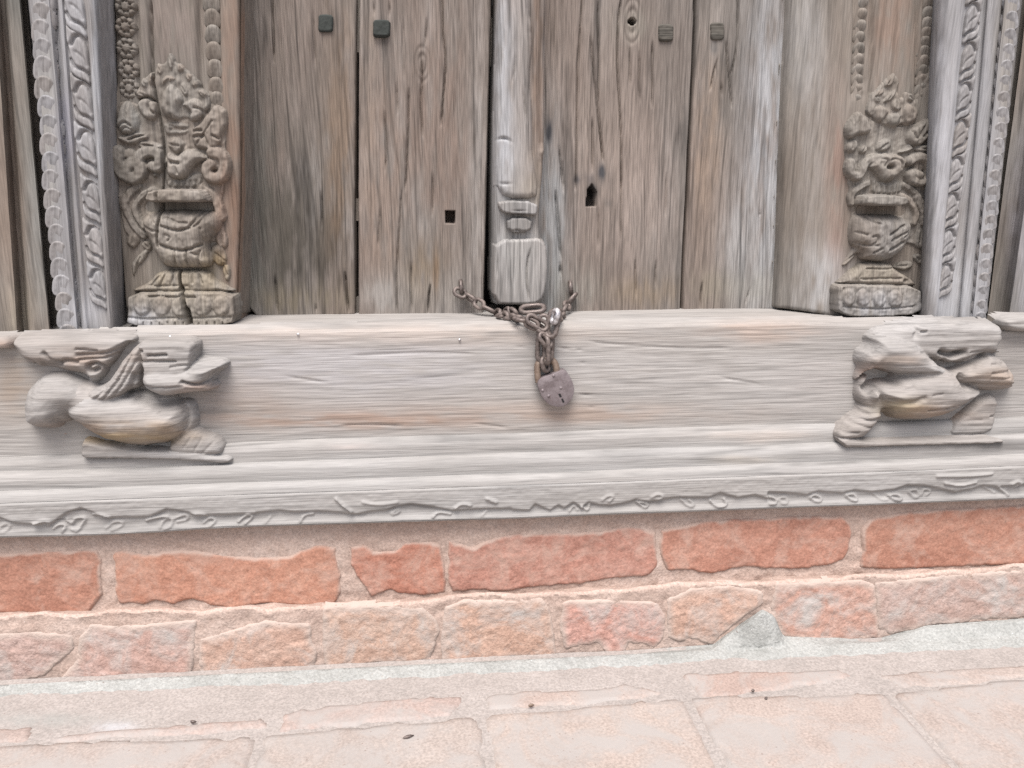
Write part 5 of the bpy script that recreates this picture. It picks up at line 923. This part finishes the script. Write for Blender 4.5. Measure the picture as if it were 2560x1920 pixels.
# dark room behind the door
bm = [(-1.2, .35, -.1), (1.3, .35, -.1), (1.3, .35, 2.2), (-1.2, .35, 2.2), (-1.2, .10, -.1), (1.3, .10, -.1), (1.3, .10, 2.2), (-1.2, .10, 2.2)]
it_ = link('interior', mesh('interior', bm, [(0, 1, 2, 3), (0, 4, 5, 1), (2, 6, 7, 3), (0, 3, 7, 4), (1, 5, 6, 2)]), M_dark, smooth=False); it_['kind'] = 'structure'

# ------------------------------------------------------------------ chain and padlock
def tube(pts, rad, ns=10, closed=False):
    P = np.asarray(pts, float); n = len(P); V = []; Fc = []
    T = np.roll(P, -1, 0) - np.roll(P, 1, 0)
    if not closed: T[0] = P[1] - P[0]; T[-1] = P[-1] - P[-2]
    T /= np.linalg.norm(T, axis=1)[:, None]; nrm = np.cross(T[0], (0.3, .9, .2)); nrm /= np.linalg.norm(nrm)
    for i in range(n):
        nrm = nrm - T[i] * nrm.dot(T[i]); nrm /= np.linalg.norm(nrm); b = np.cross(T[i], nrm)
        r = rad if np.isscalar(rad) else rad[i]
        for a in np.linspace(0, 2 * math.pi, ns, endpoint=False): V.append(P[i] + r * (math.cos(a) * nrm + math.sin(a) * b))
    for i in range(n if closed else n - 1):
        for k in range(ns): a = i * ns + k; b2 = i * ns + (k + 1) % ns; c = ((i + 1) % n) * ns; Fc.append((a, b2, c + (k + 1) % ns, c + k))
    if not closed: Fc.append(tuple(range(ns))[::-1]); Fc.append(tuple((n - 1) * ns + k for k in range(ns)))
    return V, Fc
def link_mesh(length, width, rad):
    r = width / 2; hl = length / 2 - r; pts = []
    for a in np.linspace(-math.pi / 2, math.pi / 2, 9): pts.append((hl + r * math.cos(a), r * math.sin(a), 0))
    for a in np.linspace(math.pi / 2, 3 * math.pi / 2, 9): pts.append((-hl + r * math.cos(a), r * math.sin(a), 0))
    V, Fc = tube(pts, rad, 9, True); return mesh('link', V, Fc)
chain = thing('iron_chain', 'rusty iron chain looped from both door leaves over the threshold', 'chain', at([(1365, 790)], YF)[0])
cl = chain.location
def add_link(c, direction, spin, me, mat=None):
    d = Vector(direction).normalized(); up_ = Vector((0, 1, 0)); s = d.cross(up_).normalized(); n_ = s.cross(d).normalized()
    Mx = Matrix((d, s, n_)).transposed().to_4x4() @ Matrix.Rotation(spin, 4, 'X')
    o = bpy.data.objects.new('link', me); COL.objects.link(o)
    if not me.materials: me.materials.append(M_iron); me.polygons.foreach_set('use_smooth', np.ones(len(me.polygons), bool))
    o.parent = chain; o.matrix_local = Matrix.Translation(Vector(c) - cl) @ Mx; return o
LK = link_mesh(.0165, .0105, .0027); LKb = link_mesh(.026, .0125, .0025); LKs = link_mesh(.0150, .0088, .0021)
def run(path, n, me=LK, spin0=0.4, pitch=None):
    """path: list of (photo point, depth)"""
    P = np.concatenate([at([p], y) for p, y in path]); seg = np.linalg.norm(np.diff(P, axis=0), axis=1); s = np.concatenate([[0], np.cumsum(seg)])
    t = (np.arange(n) + .5) / n * s[-1]
    Q = np.stack([np.interp(t, s, P[:, k]) for k in range(3)], 1); e = .004
    Q2 = np.stack([np.interp(np.clip(t + e, 0, s[-1]), s, P[:, k]) for k in range(3)], 1); Q1 = np.stack([np.interp(np.clip(t - e, 0, s[-1]), s, P[:, k]) for k in range(3)], 1)
    for i in range(n): add_link(Q[i], Q2[i] - Q1[i], spin0 + i * 1.5 + .25 * math.sin(i * 2.1), me)
kp = lambda u, v: K((u, v))[0]
run([(kp(160, 285), YD - .012), (kp(330, 370), YD - .012), (kp(480, 470), YD - .03), (kp(620, 540), .02), (kp(760, 585), -.03), (kp(860, 590), -.062), (kp(960, 630), -.070), (kp(1080, 690), -.072), (kp(1170, 780), -.072)], 12)
run([(kp(1490, 320), YD - .008), (kp(1400, 430), YD - .014), (kp(1330, 540), .0), (kp(1290, 580), -.04), (kp(1265, 600), -.066)], 7, spin0=1.2)
run([(kp(680, 560), .02), (kp(760, 510), .0), (kp(850, 540), -.03)], 2, spin0=.9)
o = add_link(at([kp(1010, 490)], -.03)[0], at([kp(1150, 480)], -.03)[0] - at([kp(870, 500)], -.025)[0], 1.05, link_mesh(.030, .014, .0032)); 
add_link(at([kp(1230, 650)], -.074)[0], at([kp(1265, 540)], -.070)[0] - at([kp(1200, 800)], -.076)[0], .5, link_mesh(.034, .013, .0032))
o = add_link(at([kp(1255, 575)], -.078)[0], (.25, 0, 1), 1.3, link_mesh(.016, .011, .0034)); o.data.materials[0] = M_steel; o['label'] = 'bright worn link'
add_link(at([kp(1130, 690)], -.071)[0], at([kp(1160, 580)], -.069)[0] - at([kp(1150, 810)], -.071)[0], .2, link_mesh(.030, .012, .0026))
add_link(at([kp(1060, 640)], -.074)[0], (1, 0, -.6), .3, link_mesh(.028, .011, .0026))
add_link(at([kp(1145, 915)], -.073)[0], at([kp(1155, 780)], -.072)[0] - at([kp(1140, 1050)], -.073)[0], .12, link_mesh(.037, .018, .0030))
add_link(at([kp(1160, 940)], -.077)[0], at([kp(1155, 800)], -.076)[0] - at([kp(1165, 1080)], -.077)[0], 1.25, link_mesh(.033, .011, .0030))
add_link(at([kp(1150, 1090)], -.072)[0], (.3, 0, -1), .8, link_mesh(.018, .012, .0030))
add_link(at([kp(1150, 830)], -.078)[0], (.8, 0, -1), .5, link_mesh(.020, .010, .0026))
# staples on the leaves
for par, (u, v), du in ((dl, (225, 240), 10), (dr, (1420, 250), 12)):
    a = at([kp(u, v - 60)], YD + .005)[0]; b = at([kp(u, v - 50)], YD - .010)[0]; c = at([kp(u + du, v + 60)], YD - .014)[0]; d = at([kp(u + du, v + 70)], YD + .005)[0]
    V, Fc = tube(np.array([a, b, (b + c) / 2 + (0, -.001, 0), c, d]), .0030, 8); link('staple', mesh('staple', V, Fc), M_iron, par)
# padlock
lk0 = at([kp(1260, 1350)], YF - .012)[0]
lock = thing('padlock', 'rusty lilac-grey padlock hanging from the chain against the threshold', 'padlock', lk0)
pts_ = K((1052, 1272), (1105, 1228), (1220, 1184), (1338, 1142), (1372, 1160), (1410, 1215), (1448, 1295), (1460, 1380), (1432, 1468), (1362, 1535), (1282, 1552), (1182, 1528), (1112, 1452), (1072, 1362))
Pb = at(smooth_poly(pts_, 1), YF - .012)
nb = len(Pb); cen = Pb.mean(0); V = []
for (yy, sc_) in ((YF - .0045, .97), (YF - .0055, 1.0), (YF - .0165, 1.0), (YF - .0185, .985), (YF - .0190, .94), (YF - .0192, .5)):
    for p in Pb: V.append((cen[0] + (p[0] - cen[0]) * sc_, yy, cen[2] + (p[2] - cen[2]) * sc_))
Fc = [(r * nb + i, r * nb + (i + 1) % nb, (r + 1) * nb + (i + 1) % nb, (r + 1) * nb + i) for r in range(5) for i in range(nb)] + [tuple(range(5 * nb, 6 * nb)), tuple(range(nb))[::-1]]
lb = link('lock_body', mesh('lock_body', V, Fc), M_lock, lock, sharp=50)
sp = K((1075, 1290), (1062, 1190), (1062, 1100), (1100, 1045), (1160, 1022), (1220, 1040), (1262, 1095), (1272, 1150), (1275, 1200))
Ps = at(smooth_line(sp, 2), YF - .011); V, Fc = tube(Ps, .0042, 12); link('shackle', mesh('shackle', V, Fc), M_shackle, lock)
def dome(c, r, hgt, name, mat, parent):
    V = [c + np.array((r * q * math.cos(a), -hgt * (1 - q * q), r * q * math.sin(a))) for q in (1, .75, .4) for a in np.linspace(0, 6.2832, 11)[:-1]] + [c + np.array((0, -hgt, 0))]
    Fc = [(k * 10 + i, k * 10 + (i + 1) % 10, k * 10 + 10 + (i + 1) % 10, k * 10 + 10 + i) for k in range(2) for i in range(10)] + [(20 + i, 20 + (i + 1) % 10, 30) for i in range(10)]
    return link(name, mesh(name, V, Fc), mat, parent)
for (u, v) in ((1240, 1220), (1320, 1352), (1120, 1380), (1185, 1440)): dome(at([kp(u, v)], YF - .0189)[0], .0023, .0016, 'rivet', M_lock, lock)
for pl in (K((1292, 1420), (1312, 1412), (1330, 1448), (1308, 1458)), K((1322, 1475), (1340, 1466), (1360, 1506), (1340, 1516))):
    P = at(pl, YF - .0194); V = [tuple(p) for p in P] + [(p[0], p[1] + .001, p[2]) for p in P]
    link('keyhole', mesh('keyhole', V, [(0, 1, 2, 3), (0, 4, 5, 1), (1, 5, 6, 2), (2, 6, 7, 3), (3, 7, 4, 0)]), M_dark, lock, smooth=False)

# ------------------------------------------------------------------ walls beside the door, out of the frame
for nm, lab, xa, xb in (('brick_wall', 'old red brick wall to the left of the door frame', -4.5, -1.42), ('brick_wall', 'old red brick wall to the right of the door frame', 1.52, 4.6)):
    o = box(nm, xa, xb, -.06, .4, 0, 3.2, M_wall); o['label'] = lab; o['category'] = 'wall'; o['kind'] = 'thing'

# ------------------------------------------------------------------ crumbs on the paving
def crumb(px, sx, sy, ang, lab, mat, cat):
    c = on_floor([px], .003)[0]; V = []; sx *= .7; sy *= .62
    r = np.random.default_rng(int(px[0]))
    for k, (q, hz) in enumerate(((.6, -.001), (1, .0008), (.7, .0024))):
        for a in np.linspace(0, 6.2832, 9)[:-1]:
            u, v = sx * q * math.cos(a) * (1 + r.normal(0, .12)), sy * q * math.sin(a) * (1 + r.normal(0, .12))
            V.append((c[0] + u * math.cos(ang) - v * math.sin(ang), c[1] + u * math.sin(ang) + v * math.cos(ang), c[2] + hz))
    Fc = [(k * 8 + i, k * 8 + (i + 1) % 8, k * 8 + 8 + (i + 1) % 8, k * 8 + 8 + i) for k in range(2) for i in range(8)] + [tuple(range(16, 24)), tuple(range(8))[::-1]]
    o = link('crumb', mesh('crumb', V, Fc), mat); o['label'] = lab; o['category'] = cat; o['kind'] = 'thing'; o['group'] = 'crumbs lying on the paving'
crumb(c7((440, 1472))[0], .0085, .0028, .35, 'small dark twig-like crumb on the middle paving tile', M_iron, 'crumb')
crumb(c8((445, 1190))[0], .0032, .0026, .2, 'tiny dark crumb on the joint beside the pink edging brick', M_iron, 'crumb')
crumb(c8((525, 1238))[0], .0034, .0030, .9, 'tiny dark round crumb on the paving right of centre', M_iron, 'crumb')
crumb(c7((1190, 1280))[0], .0050, .0024, .1, 'small brown crumb beside the middle edging brick', M_shackle, 'crumb')
crumb(c6((1175, 1380))[0], .0048, .0022, .0, 'small grey crumb near the left edging brick', M_iron, 'crumb')
